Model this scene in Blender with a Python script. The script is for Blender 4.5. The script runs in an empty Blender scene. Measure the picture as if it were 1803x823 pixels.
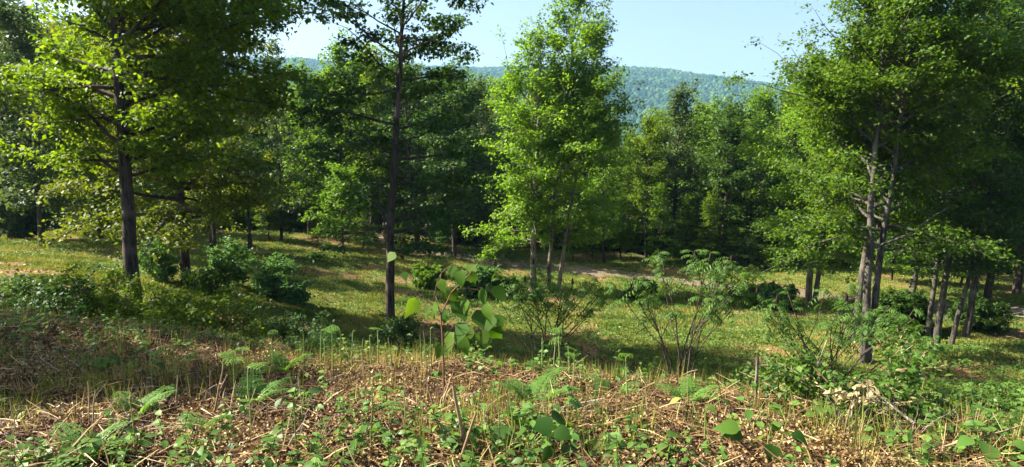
import bpy, math, numpy as np
from math import radians, sin, cos, tan, pi
rng = np.random.default_rng(7)
SC = bpy.context.scene
COL = SC.collection
W0, H0, F = 1803.0, 823.0, 1175.0
PITCH = radians(7.8)
SUN_AZ, SUN_EL = radians(-80), radians(40)

# ---------------------------------------------------------------- camera, world, sun, exposure
cam = bpy.data.cameras.new('camera'); cam.sensor_width = 36; cam.lens = F / W0 * 36
cam.clip_start = .05; cam.clip_end = 20000
camo = bpy.data.objects.new('camera', cam); COL.objects.link(camo)
camo.location = (0, 0, 0); camo.rotation_euler = (pi / 2 - PITCH, 0, 0)
SC.camera = camo
wd = bpy.data.worlds.new('World'); SC.world = wd; wd.use_nodes = True
wn = wd.node_tree
sky = wn.nodes.new('ShaderNodeTexSky'); sky.sky_type = 'NISHITA'; sky.sun_disc = False
sky.sun_elevation = SUN_EL; sky.sun_rotation = SUN_AZ; sky.air_density = 1.0; sky.dust_density = 3.0; sky.ozone_density = 1.0
wn.links.new(sky.outputs[0], wn.nodes['Background'].inputs[0]); wn.nodes['Background'].inputs[1].default_value = .056
sl = bpy.data.lights.new('sun', 'SUN'); sl.energy = 5.0; sl.angle = radians(.5); sl.color = (1, .93, .80)
so = bpy.data.objects.new('sun', sl); COL.objects.link(so)
so.rotation_euler = (pi / 2 - SUN_EL, 0, -SUN_AZ + pi)   # lamp shines along -Z; set exactly below
from mathutils import Vector
sd = Vector((sin(SUN_AZ) * cos(SUN_EL), cos(SUN_AZ) * cos(SUN_EL), sin(SUN_EL)))
so.rotation_euler = sd.to_track_quat('Z', 'Y').to_euler()
SC.view_settings.view_transform = 'Standard'; SC.view_settings.look = 'None'
SC.view_settings.exposure = 2.15; SC.view_settings.gamma = 1
cy = SC.cycles
cy.max_bounces = 7; cy.diffuse_bounces = 3; cy.glossy_bounces = 2; cy.transmission_bounces = 4; cy.volume_bounces = 0
cy.caustics_reflective = False; cy.caustics_refractive = False; cy.sample_clamp_indirect = 6

# ---------------------------------------------------------------- pixel <-> place
CP, SP = cos(PITCH), sin(PITCH)
def kv(v): return (411.5 - v) / F
def z_at(v, Y):                       # height at ground distance Y seen at row v
    k = kv(v); return Y * (k * CP - SP) / (CP + k * SP)
def x_at(u, Y, z): return (u - 901.5) / F * (Y * CP - z * SP)
def P(u, v, Y):
    z = z_at(v, Y); return (x_at(u, Y, z), Y, z)

# ---------------------------------------------------------------- terrain (thin plate through measured points)
ctl = [P(0,823,3.5),P(450,823,3.35),P(901,823,3.3),P(1350,823,3.3),P(1803,823,3.4),
       P(0,555,11.5),P(150,572,11),P(330,590,10.5),P(520,622,9.5),P(700,640,8.6),P(901,650,8.2),P(1100,676,7.6),P(1300,705,6.8),P(1500,735,6),P(1803,780,5),
       P(0,690,5.8),P(450,705,5.4),
       P(240,566,19),P(328,510,25),P(688,612,21.5),P(940,513,38),P(1522,640,23),P(1503,602,26),P(1425,536,37),P(1650,614,27),P(1700,598,28.5),
       P(605,450,46),P(75,435,36),P(1100,425,62),P(400,403,56),P(1300,470,50),P(1750,545,35),P(0,400,52),P(1130,690,19),P(870,640,20.5),
       P(1803,470,58), P(1500,440,62), P(1803,690,16), P(1750,620,24),P(100,500,22),P(1300,600,25),P(560,540,28),
       P(901,680,13),P(500,650,14),P(240,620,14.5),(-13,14.5,-4.2),(-22,12,-3.3),P(1300,760,10),P(1600,790,9),(12,10,-4.9),(18,16,-6.9),
       (0,-4,-1.5),(-8,-4,-1.5),(8,-4,-1.8),(-6,1,-1.45),(6,1,-1.75),(-28,20,-4.2),(-40,45,-6),(40,45,-9.8),(30,25,-8.6)]
ctl = np.array(ctl)
def _tps(d2): return .5 * d2 * np.log(d2 + 1e-9)
_n = len(ctl)
_K = _tps(((ctl[:, None, :2] - ctl[None, :, :2]) ** 2).sum(-1)) + np.eye(_n) * .6
_Pm = np.c_[np.ones(_n), ctl[:, :2]]
_A = np.block([[_K, _Pm], [_Pm.T, np.zeros((3, 3))]])
_w = np.linalg.solve(_A, np.r_[ctl[:, 2], 0, 0, 0])
def hash2(i, j, s=0):
    h = np.sin(i * 127.1 + j * 311.7 + s * 74.7) * 43758.5453
    return h - np.floor(h)
def noise2(x, y, s=0):
    xi, yi = np.floor(x), np.floor(y); fx, fy = x - xi, y - yi
    fx = fx * fx * (3 - 2 * fx); fy = fy * fy * (3 - 2 * fy)
    a = hash2(xi, yi, s) * (1 - fx) + hash2(xi + 1, yi, s) * fx
    b = hash2(xi, yi + 1, s) * (1 - fx) + hash2(xi + 1, yi + 1, s) * fx
    return a * (1 - fy) + b * fy - .5
def fbm(x, y, o=3, s=0):
    return sum(noise2(x * 2 ** k, y * 2 ** k, s + k) * .5 ** k for k in range(o))
def smooth(a, b, x):
    t = np.clip((x - a) / (b - a), 0, 1); return t * t * (3 - 2 * t)
def ridge_el(u):                      # elevation (tan) of the far ridge against picture column
    v = 10 + np.interp(u, [-3000, -200, 380, 520, 820, 1100, 1250, 1400, 1803, 4000], [170, 135, 121, 116, 117, 119, 137, 163, 200, 260])
    return np.tan(np.arctan((411.5 - v) / F) - PITCH)
def ground(x, y, bump=True):
    x = np.atleast_1d(np.asarray(x, float)); y = np.atleast_1d(np.asarray(y, float))
    out = np.empty(x.shape)
    xf, yf = x.ravel(), y.ravel(); o = out.ravel()
    for a in range(0, len(xf), 20000):
        s = slice(a, a + 20000)
        cx = np.clip(xf[s], -45, 45); cyy = np.clip(yf[s], -4, 66)
        d2 = (cx[:, None] - ctl[None, :, 0]) ** 2 + (cyy[:, None] - ctl[None, :, 1]) ** 2
        z = _tps(d2) @ _w[:_n] + _w[_n] + _w[_n + 1] * cx + _w[_n + 2] * cyy
        r = np.hypot(xf[s], yf[s])
        z = np.clip(z, -12, -1.1)
        if bump:
            z = z + .07 * fbm(cx * 1.6, cyy * 1.6, 3) * 2 * smooth(1.5, 4, r) + .25 * fbm(cx * .25, cyy * .25, 2, 9) * smooth(15, 30, r)
        fwd = smooth(-.3, .3, yf[s] / (r + 1e-6))
        far = np.interp(r, [66, 150, 400, 900], [0, -10, -42, -70])
        z = z + far * fwd
        az = np.arctan2(xf[s], np.maximum(yf[s], 1e-3))
        u = 901.5 + F * np.tan(np.clip(az, -1.2, 1.2)) * 1.03
        top = ridge_el(u) * 2400 * np.cos(np.clip(az, -1.2, 1.2)) ** -1
        top = top + 14 * fbm(xf[s] / 160, yf[s] / 160, 3, 4)
        k = smooth(800, 2500, r) * .55 + .45 * smooth(700, 2400, r) 
        hill = -80 + (top + 80) * k
        hill += 22 * fbm(xf[s] / 420, yf[s] / 420, 3, 5) * smooth(900, 1300, r) * (1 - smooth(1900, 2400, r))
        z = np.where(r > 700, z * (1 - smooth(700, 1000, r) * fwd) + hill * smooth(700, 1000, r) * fwd, z)
        z = z - smooth(2600, 5500, r) * 200 * fwd
        o[s] = z
    return o.reshape(x.shape)
def g1(x, y): return float(ground(x, y)[0])
def place(u, Y):
    x = 0.
    for _ in range(5):
        z = g1(x, Y); x = x_at(u, Y, z)
    return x, Y, z
TRACK = [(60,30),(40,31),(27,34.5),(21,37.5),(15,42),(8,45.5),(2,47),(-4,49.5),(-10,54),(-15,62),(-18,72)]
_tr = np.array(TRACK)
def track_dist(x, y):
    d = np.full(np.shape(x), 1e9)
    for a, b in zip(_tr[:-1], _tr[1:]):
        ab = b - a; t = np.clip(((x - a[0]) * ab[0] + (y - a[1]) * ab[1]) / (ab @ ab), 0, 1)
        d = np.minimum(d, np.hypot(x - a[0] - t * ab[0], y - a[1] - t * ab[1]))
    return d
def near_zone(x, y):                  # 1 on the bracken brow, 0 on the meadow
    edge = np.interp(x, [-14, -8, -4, 0, 4, 8, 14], [13.5, 13, 11.5, 10.6, 9.4, 8.6, 8]) + 1.2 * fbm(x * .6, y * .6, 2, 21)
    return 1 - smooth(edge - .5, edge + 1.2, y)
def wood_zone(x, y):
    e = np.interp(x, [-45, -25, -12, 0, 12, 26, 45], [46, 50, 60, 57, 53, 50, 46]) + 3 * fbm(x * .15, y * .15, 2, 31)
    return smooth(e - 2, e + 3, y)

# ---------------------------------------------------------------- materials
def newmat(name):
    m = bpy.data.materials.new(name); m.use_nodes = True; nt = m.node_tree; nt.nodes.clear()
    out = nt.nodes.new('ShaderNodeOutputMaterial'); return m, nt, out
def N(nt, t, **k):
    n = nt.nodes.new(t)
    for a, b in k.items():
        if a.startswith('i_'): n.inputs[a[2:].replace('_', ' ')].default_value = b
        else: setattr(n, a, b)
    return n
def ramp(nt, fac, stops):
    r = N(nt, 'ShaderNodeValToRGB'); e = r.color_ramp.elements
    while len(e) < len(stops): e.new(.5)
    for el, (p, c) in zip(e, stops): el.position = p; el.color = (*c, 1)
    nt.links.new(fac, r.inputs[0]); return r.outputs[0]
def leafmat(name, stops, trans=.45, ttint=(1.5, 1.35, .5), rough=.55, tone=.35, scale=.35, spec=.2):
    """leaf colour from the leaf's own random value, with slow drifts of tone between boughs"""
    m, nt, out = newmat(name); L = nt.links.new
    at = N(nt, 'ShaderNodeAttribute', attribute_name='rnd'); tc = N(nt, 'ShaderNodeTexCoord')
    no = N(nt, 'ShaderNodeTexNoise'); no.inputs['Scale'].default_value = scale; no.inputs['Detail'].default_value = 2
    L(tc.outputs['Object'], no.inputs['Vector'])
    ma = N(nt, 'ShaderNodeMath', operation='MULTIPLY_ADD'); L(no.outputs[0], ma.inputs[0]); ma.inputs[1].default_value = tone * 2.4; 
    L(at.outputs['Fac'], ma.inputs[2])
    sb = N(nt, 'ShaderNodeMath', operation='SUBTRACT', use_clamp=True); L(ma.outputs[0], sb.inputs[0]); sb.inputs[1].default_value = tone * 1.2
    c = ramp(nt, sb.outputs[0], stops)
    p = N(nt, 'ShaderNodeBsdfPrincipled'); L(c, p.inputs['Base Color']); p.inputs['Roughness'].default_value = rough
    p.inputs['Specular IOR Level'].default_value = spec
    if trans > 0:
        mu = N(nt, 'ShaderNodeMix', data_type='RGBA', blend_type='MULTIPLY'); mu.inputs[0].default_value = 1
        mu.clamp_result = False
        L(c, mu.inputs[6]); mu.inputs[7].default_value = (*ttint, 1)
        t = N(nt, 'ShaderNodeBsdfTranslucent'); L(mu.outputs[2], t.inputs[0])
        mx = N(nt, 'ShaderNodeMixShader'); mx.inputs[0].default_value = trans
        L(p.outputs[0], mx.inputs[1]); L(t.outputs[0], mx.inputs[2]); L(mx.outputs[0], out.inputs[0])
    else: L(p.outputs[0], out.inputs[0])
    return m
def barkmat(name, a, b, sc=1.0, moss=None):
    m, nt, out = newmat(name); L = nt.links.new
    tc = N(nt, 'ShaderNodeTexCoord'); mp = N(nt, 'ShaderNodeMapping'); mp.inputs['Scale'].default_value = (9 * sc, 9 * sc, 1.3 * sc)
    L(tc.outputs['Object'], mp.inputs[0])
    no = N(nt, 'ShaderNodeTexNoise', noise_dimensions='3D'); no.inputs['Scale'].default_value = 1.6; no.inputs['Detail'].default_value = 6; no.inputs['Roughness'].default_value = .7
    L(mp.outputs[0], no.inputs['Vector'])
    big = N(nt, 'ShaderNodeTexNoise'); big.inputs['Scale'].default_value = 1.1; big.inputs['Detail'].default_value = 3; L(tc.outputs['Object'], big.inputs['Vector'])
    c = ramp(nt, no.outputs[0], [(.36, tuple(i * .6 for i in a)), (.5, tuple((i + j) / 2 for i, j in zip(a, b))), (.64, tuple(i * 1.2 for i in b))])
    mo = N(nt, 'ShaderNodeMix', data_type='RGBA'); L(ramp(nt, big.outputs[0], [(.52, (0, 0, 0)), (.62, (1, 1, 1))]), mo.inputs[0])
    L(c, mo.inputs[6]); mo.inputs[7].default_value = (*(moss or tuple(x * 1.35 for x in b)), 1)
    p = N(nt, 'ShaderNodeBsdfPrincipled'); p.inputs['Roughness'].default_value = .9; p.inputs['Specular IOR Level'].default_value = .15; L(mo.outputs[2], p.inputs[0])
    bp = N(nt, 'ShaderNodeBump'); bp.inputs['Strength'].default_value = 1; bp.inputs['Distance'].default_value = .06; L(no.outputs[0], bp.inputs['Height']); L(bp.outputs[0], p.inputs['Normal'])
    L(p.outputs[0], out.inputs[0]); return m
G = {}
G['maple'] = leafmat('maple_leaf', [(0, (.034, .070, .007)), (.5, (.085, .150, .010)), (1, (.170, .235, .014))], .5, (1.9, 1.8, .4))
G['shademaple'] = leafmat('shaded_maple_leaf', [(0, (.024, .058, .007)), (.5, (.058, .120, .010)), (1, (.125, .195, .014))], .45, (1.8, 1.7, .45))  # darker copy of the maple leaf, shade put into its colour
G['oak'] = leafmat('oak_leaf', [(0, (.018, .050, .010)), (.55, (.038, .090, .014)), (1, (.075, .140, .018))], .32, (1.5, 1.5, .6))
G['yellowgreen'] = leafmat('pale_maple_leaf', [(0, (.060, .120, .012)), (.5, (.115, .205, .018)), (1, (.19, .28, .026))], .5, (1.55, 1.65, .55))
G['olive'] = leafmat('olive_leaf', [(0, (.045, .080, .008)), (.5, (.095, .140, .010)), (1, (.17, .20, .014))], .42, (1.7, 1.5, .5))
G['fresh'] = leafmat('fresh_leaf', [(0, (.045, .095, .010)), (.5, (.095, .175, .016)), (1, (.160, .240, .022))], .45, (1.5, 1.6, .6))
G['dark'] = leafmat('dark_leaf', [(0, (.018, .045, .009)), (.5, (.042, .088, .013)), (1, (.085, .140, .018))], .38, (1.4, 1.5, .7))
G['grey'] = leafmat('dull_leaf', [(0, (.032, .060, .018)), (.5, (.065, .105, .028)), (1, (.115, .160, .038))], .35, (1.3, 1.3, .7))
G['bush'] = leafmat('elder_leaf', [(0, (.040, .100, .026)), (.5, (.085, .175, .045)), (1, (.150, .260, .075))], .4, (1.3, 1.4, .6), .5)
G['sumac'] = leafmat('sumac_leaf', [(0, (.028, .070, .012)), (.5, (.06, .125, .018)), (1, (.11, .190, .026))], .4, (1.5, 1.5, .6))
G['fern'] = leafmat('fern_leaf', [(0, (.050, .115, .020)), (.5, (.090, .190, .030)), (1, (.15, .26, .045))], .45, (1.4, 1.4, .5), .5)
G['herb'] = leafmat('herb_leaf', [(0, (.045, .105, .020)), (.45, (.09, .175, .030)), (.85, (.16, .24, .05)), (1, (.30, .30, .06))], .4, (1.3, 1.3, .5), .45)
G['bigleaf'] = leafmat('broad_leaf', [(0, (.022, .065, .010)), (.6, (.048, .110, .014)), (1, (.10, .170, .022))], .42, (1.9, 1.8, .4), .55, .1, 6, .12)
G['deadleaf'] = leafmat('withered_leaf', [(0, (.16, .12, .06)), (.5, (.30, .25, .12)), (1, (.46, .41, .24))], .3, (1.1, 1.05, .9), .7, .2)
G['litter'] = leafmat('dead_bracken', [(0, (.022, .013, .008)), (.35, (.075, .036, .016)), (.62, (.18, .105, .038)), (.86, (.34, .235, .095)), (1, (.50, .40, .20))], .15, (1.2, 1, .7), .6, .35, 1.2, .3)
G['straw'] = leafmat('dead_straw', [(0, (.09, .05, .025)), (.5, (.25, .16, .08)), (1, (.50, .38, .22))], 0, rough=.6, tone=.1)
G['grass'] = leafmat('grass_blade', [(0, (.05, .09, .014)), (.3, (.105, .15, .020)), (.6, (.20, .21, .04)), (.85, (.32, .27, .085)), (1, (.36, .25, .10))], .3, (1.2, 1.2, .6), .6, .45, .5)
G['weed'] = leafmat('meadow_weed', [(0, (.05, .11, .02)), (.5, (.09, .17, .03)), (1, (.17, .23, .05))], .3, (1.2, 1.2, .6), .6)
G['hill'] = leafmat('hill_wood', [(0, (.012, .034, .012)), (.5, (.026, .060, .017)), (1, (.060, .105, .022))], 0, rough=1, tone=.75, scale=.008, spec=0)
G['bark'] = barkmat('grey_bark', (.030, .026, .021), (.105, .092, .076))
G['darkbark'] = barkmat('dark_bark', (.022, .016, .013), (.085, .062, .048), 1.2)
G['palebark'] = barkmat('pale_bark', (.06, .047, .035), (.22, .18, .135), .9, (.20, .19, .14))
G['stem'] = leafmat('green_stem', [(0, (.13, .20, .045)), (1, (.26, .33, .10))], 0, rough=.5, tone=.1)
G['redstem'] = leafmat('red_stem', [(0, (.10, .045, .03)), (1, (.22, .11, .07))], 0, rough=.6, tone=.1)
G['drystem'] = leafmat('dry_stem', [(0, (.13, .075, .04)), (1, (.38, .27, .16))], 0, rough=.7, tone=.1)
G['deadwood'] = barkmat('dead_wood', (.10, .08, .06), (.36, .31, .25), 1.5)
G['conefruit'] = leafmat('sumac_fruit', [(0, (.014, .007, .005)), (1, (.035, .014, .010))], 0, rough=.9, tone=.1)

# ---------------------------------------------------------------- mesh helpers
class MB:
    def __init__(s): s.v = []; s.f = []; s.r = []; s.n = 0
    def add(s, v, f, r=None):
        """v (n,3), f (m,k) all faces the same k, r per face"""
        v = np.asarray(v, np.float32).reshape(-1, 3); f = np.asarray(f, np.int64)
        if len(f) == 0: return
        s.v.append(v); s.f.append(f + s.n); s.n += len(v)
        s.r.append(np.full(len(f), .5, np.float32) if r is None else np.asarray(r, np.float32) * np.ones(len(f), np.float32))
    def build(s, name, mat, parent=None, smooth_=False, loc=None):
        me = bpy.data.meshes.new(name)
        if s.n:
            V = np.concatenate(s.v)
            li = np.concatenate([f.ravel() for f in s.f]).astype(np.int32)
            lt = np.concatenate([np.full(len(f), f.shape[1], np.int32) for f in s.f])
            me.vertices.add(len(V)); me.vertices.foreach_set('co', V.ravel())
            me.loops.add(len(li)); me.loops.foreach_set('vertex_index', li)
            me.polygons.add(len(lt)); me.polygons.foreach_set('loop_start', np.r_[0, np.cumsum(lt)[:-1]].astype(np.int32))
            if smooth_: me.polygons.foreach_set('use_smooth', np.ones(len(lt), bool))
            me.update(calc_edges=True)
            a = me.attributes.new('rnd', 'FLOAT', 'FACE'); a.data.foreach_set('value', np.concatenate(s.r))
        me.materials.append(mat)
        o = bpy.data.objects.new(name, me); COL.objects.link(o)
        if parent: o.parent = parent
        if loc is not None: o.location = loc
        return o
def nrm(a): return a / (np.linalg.norm(a, axis=-1, keepdims=True) + 1e-9)
def scatter(mb, tv, tf, Pp, A, Nn, S, r, mirror=None):
    """copies of a small template (x along A, z along N) at every point"""
    Pp = np.asarray(Pp, float); n = len(Pp)
    if n == 0: return
    A = nrm(A); Bv = nrm(np.cross(Nn, A)); Nn = np.cross(A, Bv)
    tv = np.asarray(tv, float); tf = np.asarray(tf)
    S = np.asarray(S, float)
    S = (np.ones((n, 3)) * S) if S.ndim < 2 and S.size in (1, 3) else (S[:, None] * np.ones(3) if S.ndim == 1 else S)
    V = Pp[:, None, :] + (tv[None, :, 0:1] * S[:, None, 0:1]) * A[:, None] + (tv[None, :, 1:2] * S[:, None, 1:2]) * Bv[:, None] + (tv[None, :, 2:3] * S[:, None, 2:3]) * Nn[:, None]
    Fc = tf[None] + (np.arange(n) * len(tv))[:, None, None]
    mb.add(V.reshape(-1, 3), Fc.reshape(-1, tf.shape[1]), np.repeat(r, len(tf)))
def tubes(mb, PL, R, sides=5, r=None):
    """PL (n,k,3) polylines, R (n,k)"""
    PL = np.asarray(PL, float); R = np.asarray(R, float)
    if PL.ndim == 2: PL = PL[None]; R = R[None]
    n, k, _ = PL.shape
    if n == 0: return
    T = np.gradient(PL, axis=1); T = nrm(T)
    ref = np.where(np.abs(nrm(PL[:, -1] - PL[:, 0])[:, 2:3]) > .85, np.array([[1., .1, 0]]), np.array([[0, 0, 1.]]))[:, None, :] * np.ones((1, k, 1))
    U = nrm(np.cross(T, ref)); Vv = np.cross(T, U)
    a = np.arange(sides) / sides * 2 * pi
    ring = PL[:, :, None, :] + R[:, :, None, None] * (np.cos(a)[None, None, :, None] * U[:, :, None, :] + np.sin(a)[None, None, :, None] * Vv[:, :, None, :])
    idx = np.arange(n * k * sides).reshape(n, k, sides)
    q = np.stack([idx[:, :-1], np.roll(idx[:, :-1], -1, 2), np.roll(idx[:, 1:], -1, 2), idx[:, 1:]], -1).reshape(-1, 4)
    rr = np.repeat(rng.random(n) if r is None else np.ones(n) * r, (k - 1) * sides)
    mb.add(ring.reshape(-1, 3), q, rr)
def empty(name, loc, rz=0, sc=1):
    o = bpy.data.objects.new(name, None); COL.objects.link(o); o.location = loc; o.rotation_euler = (0, 0, rz)
    o.scale = (sc, sc, sc) if np.isscalar(sc) else sc; o.empty_display_size = .2
    return o
def tag(o, label=None, cat=None, group=None, kind=None):
    for k, v in (('label', label), ('category', cat), ('group', group), ('kind', kind)):
        if v: o[k] = v
    return o
def copy_thing(src, loc, rz, sc, label, group=None, mats=None):
    c = src.copy(); COL.objects.link(c); c.location = loc; c.rotation_euler = (0, 0, rz)
    c.scale = (sc, sc, sc) if np.isscalar(sc) else sc
    c['label'] = label
    if group: c['group'] = group
    elif 'group' in c: del c['group']
    for ch in src.children:
        d = ch.copy(); COL.objects.link(d); d.parent = c
        if mats and ch.name.split('.')[0] in mats:
            d.material_slots[0].link = 'OBJECT'; d.material_slots[0].material = mats[ch.name.split('.')[0]]
        for g in ch.children:
            e = g.copy(); COL.objects.link(e); e.parent = d
    return c
def rv(n, s=1.): return rng.normal(0, s, (n, 3))
# templates: x along the leaf, y across, z up
LEAF4 = (np.array([[0, 0, 0], [.45, .36, .10], [1, 0, -.06], [.45, -.36, .10]]), np.array([[0, 1, 2, 3]]))
def broad(wid, fold=.15, droop=.25):
    n = len(wid); v = []; f = []
    for i, w in enumerate(wid):
        x = i / (n - 1); z = -droop * x * x
        v += [[x, w, z + fold * w], [x, 0, z], [x, -w, z + fold * w]]
    for i in range(n - 1):
        a = i * 3; f += [[a, a + 1, a + 4, a + 3], [a + 1, a + 2, a + 5, a + 4]]
    return np.array(v), np.array(f)
HEART = broad([.02, .34, .42, .40, .32, .20, .08, .0])
OVAL = broad([.0, .16, .27, .30, .25, .14, .0])
LANCE = broad([.0, .09, .13, .12, .08, .0], .3, .35)
LOBED = (np.array([[0,0,0],[.25,.12,.03],[.15,.42,.05],[.5,.2,.04],[.62,.45,.02],[.75,.15,0],[1,0,-.1],[.75,-.15,0],[.62,-.45,.02],[.5,-.2,.04],[.15,-.42,.05],[.25,-.12,.03]]),
         np.array([[0,1,3,1],[0,1,2,3],[3,4,5,5],[3,5,6,0],[0,6,7,9],[7,8,9,9],[0,9,10,11]]))
LOBED = (LOBED[0], np.array([[0,2,3,9],[0,9,10,11],[3,4,5,7],[3,7,8,9],[5,6,7,7]][:4]))

# ---------------------------------------------------------------- setting: ground, track, hills
def build_ground():
    r = np.r_[np.linspace(.3, 12, 110), np.geomspace(12.15, 75, 150), np.geomspace(77, 700, 60), np.geomspace(720, 2700, 90), np.geomspace(2800, 6500, 12)]
    na = 640; a = np.arange(na) / na * 2 * pi
    X = r[:, None] * np.sin(a); Y = r[:, None] * np.cos(a)
    Z = ground(X, Y)
    V = np.stack([X, Y, Z], -1).reshape(-1, 3)
    idx = np.arange(len(r) * na).reshape(len(r), na)
    q = np.stack([idx[:-1], np.roll(idx[:-1], -1, 1), np.roll(idx[1:], -1, 1), idx[1:]], -1).reshape(-1, 4)[:, ::-1]
    V = np.vstack([V, [[0, 0, g1(0, 0)]]]); c = len(V) - 1
    mb = MB(); mb.add(V, q)
    tri = np.stack([idx[0], np.full(na, c), np.roll(idx[0], -1)], -1)[:, ::-1]
    mb.f.append(tri); mb.r.append(np.full(na, .5, np.float32))
    m, nt, out = newmat('earth'); L = nt.links.new
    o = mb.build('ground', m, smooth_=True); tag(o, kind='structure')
    me = o.data
    xs, ys = V[:, 0], V[:, 1]
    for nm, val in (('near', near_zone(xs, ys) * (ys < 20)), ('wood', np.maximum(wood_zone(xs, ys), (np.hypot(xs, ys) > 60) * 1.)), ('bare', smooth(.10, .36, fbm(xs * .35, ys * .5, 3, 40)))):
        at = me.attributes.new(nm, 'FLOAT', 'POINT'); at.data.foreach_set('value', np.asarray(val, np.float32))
    tc = N(nt, 'ShaderNodeTexCoord')
    def noi(s, d=5, ro=.6):
        n = N(nt, 'ShaderNodeTexNoise'); n.inputs['Scale'].default_value = s; n.inputs['Detail'].default_value = d; n.inputs['Roughness'].default_value = ro
        L(tc.outputs['Object'], n.inputs['Vector']); return n.outputs[0]
    def at(n): return N(nt, 'ShaderNodeAttribute', attribute_name=n).outputs['Fac']
    def mix(f, a, b):
        n = N(nt, 'ShaderNodeMix', data_type='RGBA'); L(f, n.inputs[0]); L(a, n.inputs[6]); L(b, n.inputs[7]); return n.outputs[2]
    n1, n2 = noi(1.1, 6), noi(9, 6, .7)
    grass = mix(n1, ramp(nt, n2, [(.3, (.055, .085, .018)), (.5, (.13, .155, .035)), (.7, (.22, .20, .075))]), ramp(nt, n2, [(.3, (.04, .07, .014)), (.6, (.10, .13, .03)), (.8, (.24, .18, .08))]))
    bare = ramp(nt, n2, [(.3, (.06, .040, .020)), (.5, (.17, .10, .048)), (.72, (.28, .19, .09))])
    soil = ramp(nt, n2, [(.3, (.018, .012, .008)), (.5, (.055, .032, .018)), (.72, (.12, .070, .035))])
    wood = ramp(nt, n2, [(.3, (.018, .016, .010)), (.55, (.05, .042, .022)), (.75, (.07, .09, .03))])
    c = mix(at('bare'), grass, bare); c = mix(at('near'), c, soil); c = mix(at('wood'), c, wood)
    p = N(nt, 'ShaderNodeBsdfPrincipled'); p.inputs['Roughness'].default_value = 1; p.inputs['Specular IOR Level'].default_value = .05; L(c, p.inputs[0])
    bp = N(nt, 'ShaderNodeBump'); bp.inputs['Strength'].default_value = .8; bp.inputs['Distance'].default_value = .06; L(n2, bp.inputs['Height']); L(bp.outputs[0], p.inputs['Normal'])
    L(p.outputs[0], out.inputs[0])
build_ground()
def build_track():
    pts = []
    for a, b in zip(_tr[:-1], _tr[1:]):
        for t in np.linspace(0, 1, 24, endpoint=False): pts.append(a + (b - a) * t)
    pts = np.array(pts); 
    for _ in range(30): pts[1:-1] = (pts[:-2] + pts[1:-1] * 2 + pts[2:]) / 4
    T = nrm(np.gradient(pts, axis=0)); Nn = np.c_[-T[:, 1], T[:, 0]]
    offs = np.linspace(-1, 1, 11); w = 1.35 + .3 * np.sin(np.arange(len(pts)) * .21)
    X = pts[:, None, 0] + Nn[:, None, 0] * offs * w[:, None]; Y = pts[:, None, 1] + Nn[:, None, 1] * offs * w[:, None]
    X += .12 * fbm(X * 2, Y * 2, 2, 3); Z = ground(X, Y) + .035 - .05 * (np.abs(offs) > .95) - .03 * (np.abs(np.abs(offs) - .5) < .15)
    idx = np.arange(X.size).reshape(X.shape)
    q = np.stack([idx[:-1, :-1], idx[:-1, 1:], idx[1:, 1:], idx[1:, :-1]], -1).reshape(-1, 4)
    mb = MB(); mb.add(np.stack([X, Y, Z], -1), q)
    m, nt, out = newmat('track_soil'); L = nt.links.new
    tc = N(nt, 'ShaderNodeTexCoord'); n = N(nt, 'ShaderNodeTexNoise'); n.inputs['Scale'].default_value = 4; n.inputs['Detail'].default_value = 8; n.inputs['Roughness'].default_value = .7
    L(tc.outputs['Object'], n.inputs['Vector'])
    p = N(nt, 'ShaderNodeBsdfPrincipled'); p.inputs['Roughness'].default_value = 1
    L(ramp(nt, n.outputs[0], [(.3, (.06, .042, .028)), (.5, (.125, .09, .062)), (.7, (.20, .15, .10))]), p.inputs[0]); L(p.outputs[0], out.inputs[0])
    tag(mb.build('dirt_track', m, smooth_=True), kind='structure')
build_track()

# lumpy tree crowns: the far wooded slope and the wood in the valley
def crown_blob():
    import bmesh
    bm = bmesh.new(); bmesh.ops.create_icosphere(bm, subdivisions=1, radius=1)
    v = np.array([x.co[:] for x in bm.verts]); f = np.array([[q.index for q in p.verts] for p in bm.faces]); bm.free()
    return v, f
def far_wood(name, r0, r1, az0, az1, dens, size, label):
    area = (az1 - az0) / 2 * (r1 * r1 - r0 * r0); n = int(area * dens)
    r = np.sqrt(rng.random(n) * (r1 * r1 - r0 * r0) + r0 * r0); a = rng.uniform(az0, az1, n)
    x, y = r * np.sin(a), r * np.cos(a); z = ground(x, y)
    tv, tf = crown_blob(); mb = MB()
    s = size * rng.uniform(.45, 1.5, n)
    sc3 = np.stack([s * rng.uniform(.8, 1.2, n), s * rng.uniform(.8, 1.2, n), s * rng.uniform(.8, 1.5, n)], -1)
    Pp = np.stack([x, y, z + s * .8], -1)
    A = np.stack([np.cos(a * 37 + r), np.sin(a * 37 + r), 0 * r], -1)
    tvv = tv * (1 + .0)
    scatter(mb, tvv, tf, Pp, A, np.tile([0, 0, 1.], (n, 1)), sc3, rng.random(n))
    V = mb.v[0]; V += rng.normal(0, size * .13, V.shape).astype(np.float32)
    o = mb.build(name, G['hill']); tag(o, label, 'forest', kind='stuff')
far_wood('hillside_forest', 1000, 2480, radians(-25), radians(30), 1 / 58., 5.2, 'blue green wooded hillside seen across the valley')
far_wood('valley_forest', 150, 1000, radians(-42), radians(42), 1 / 50., 5.0, 'dense wood filling the valley between clearing and far hill')

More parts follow.
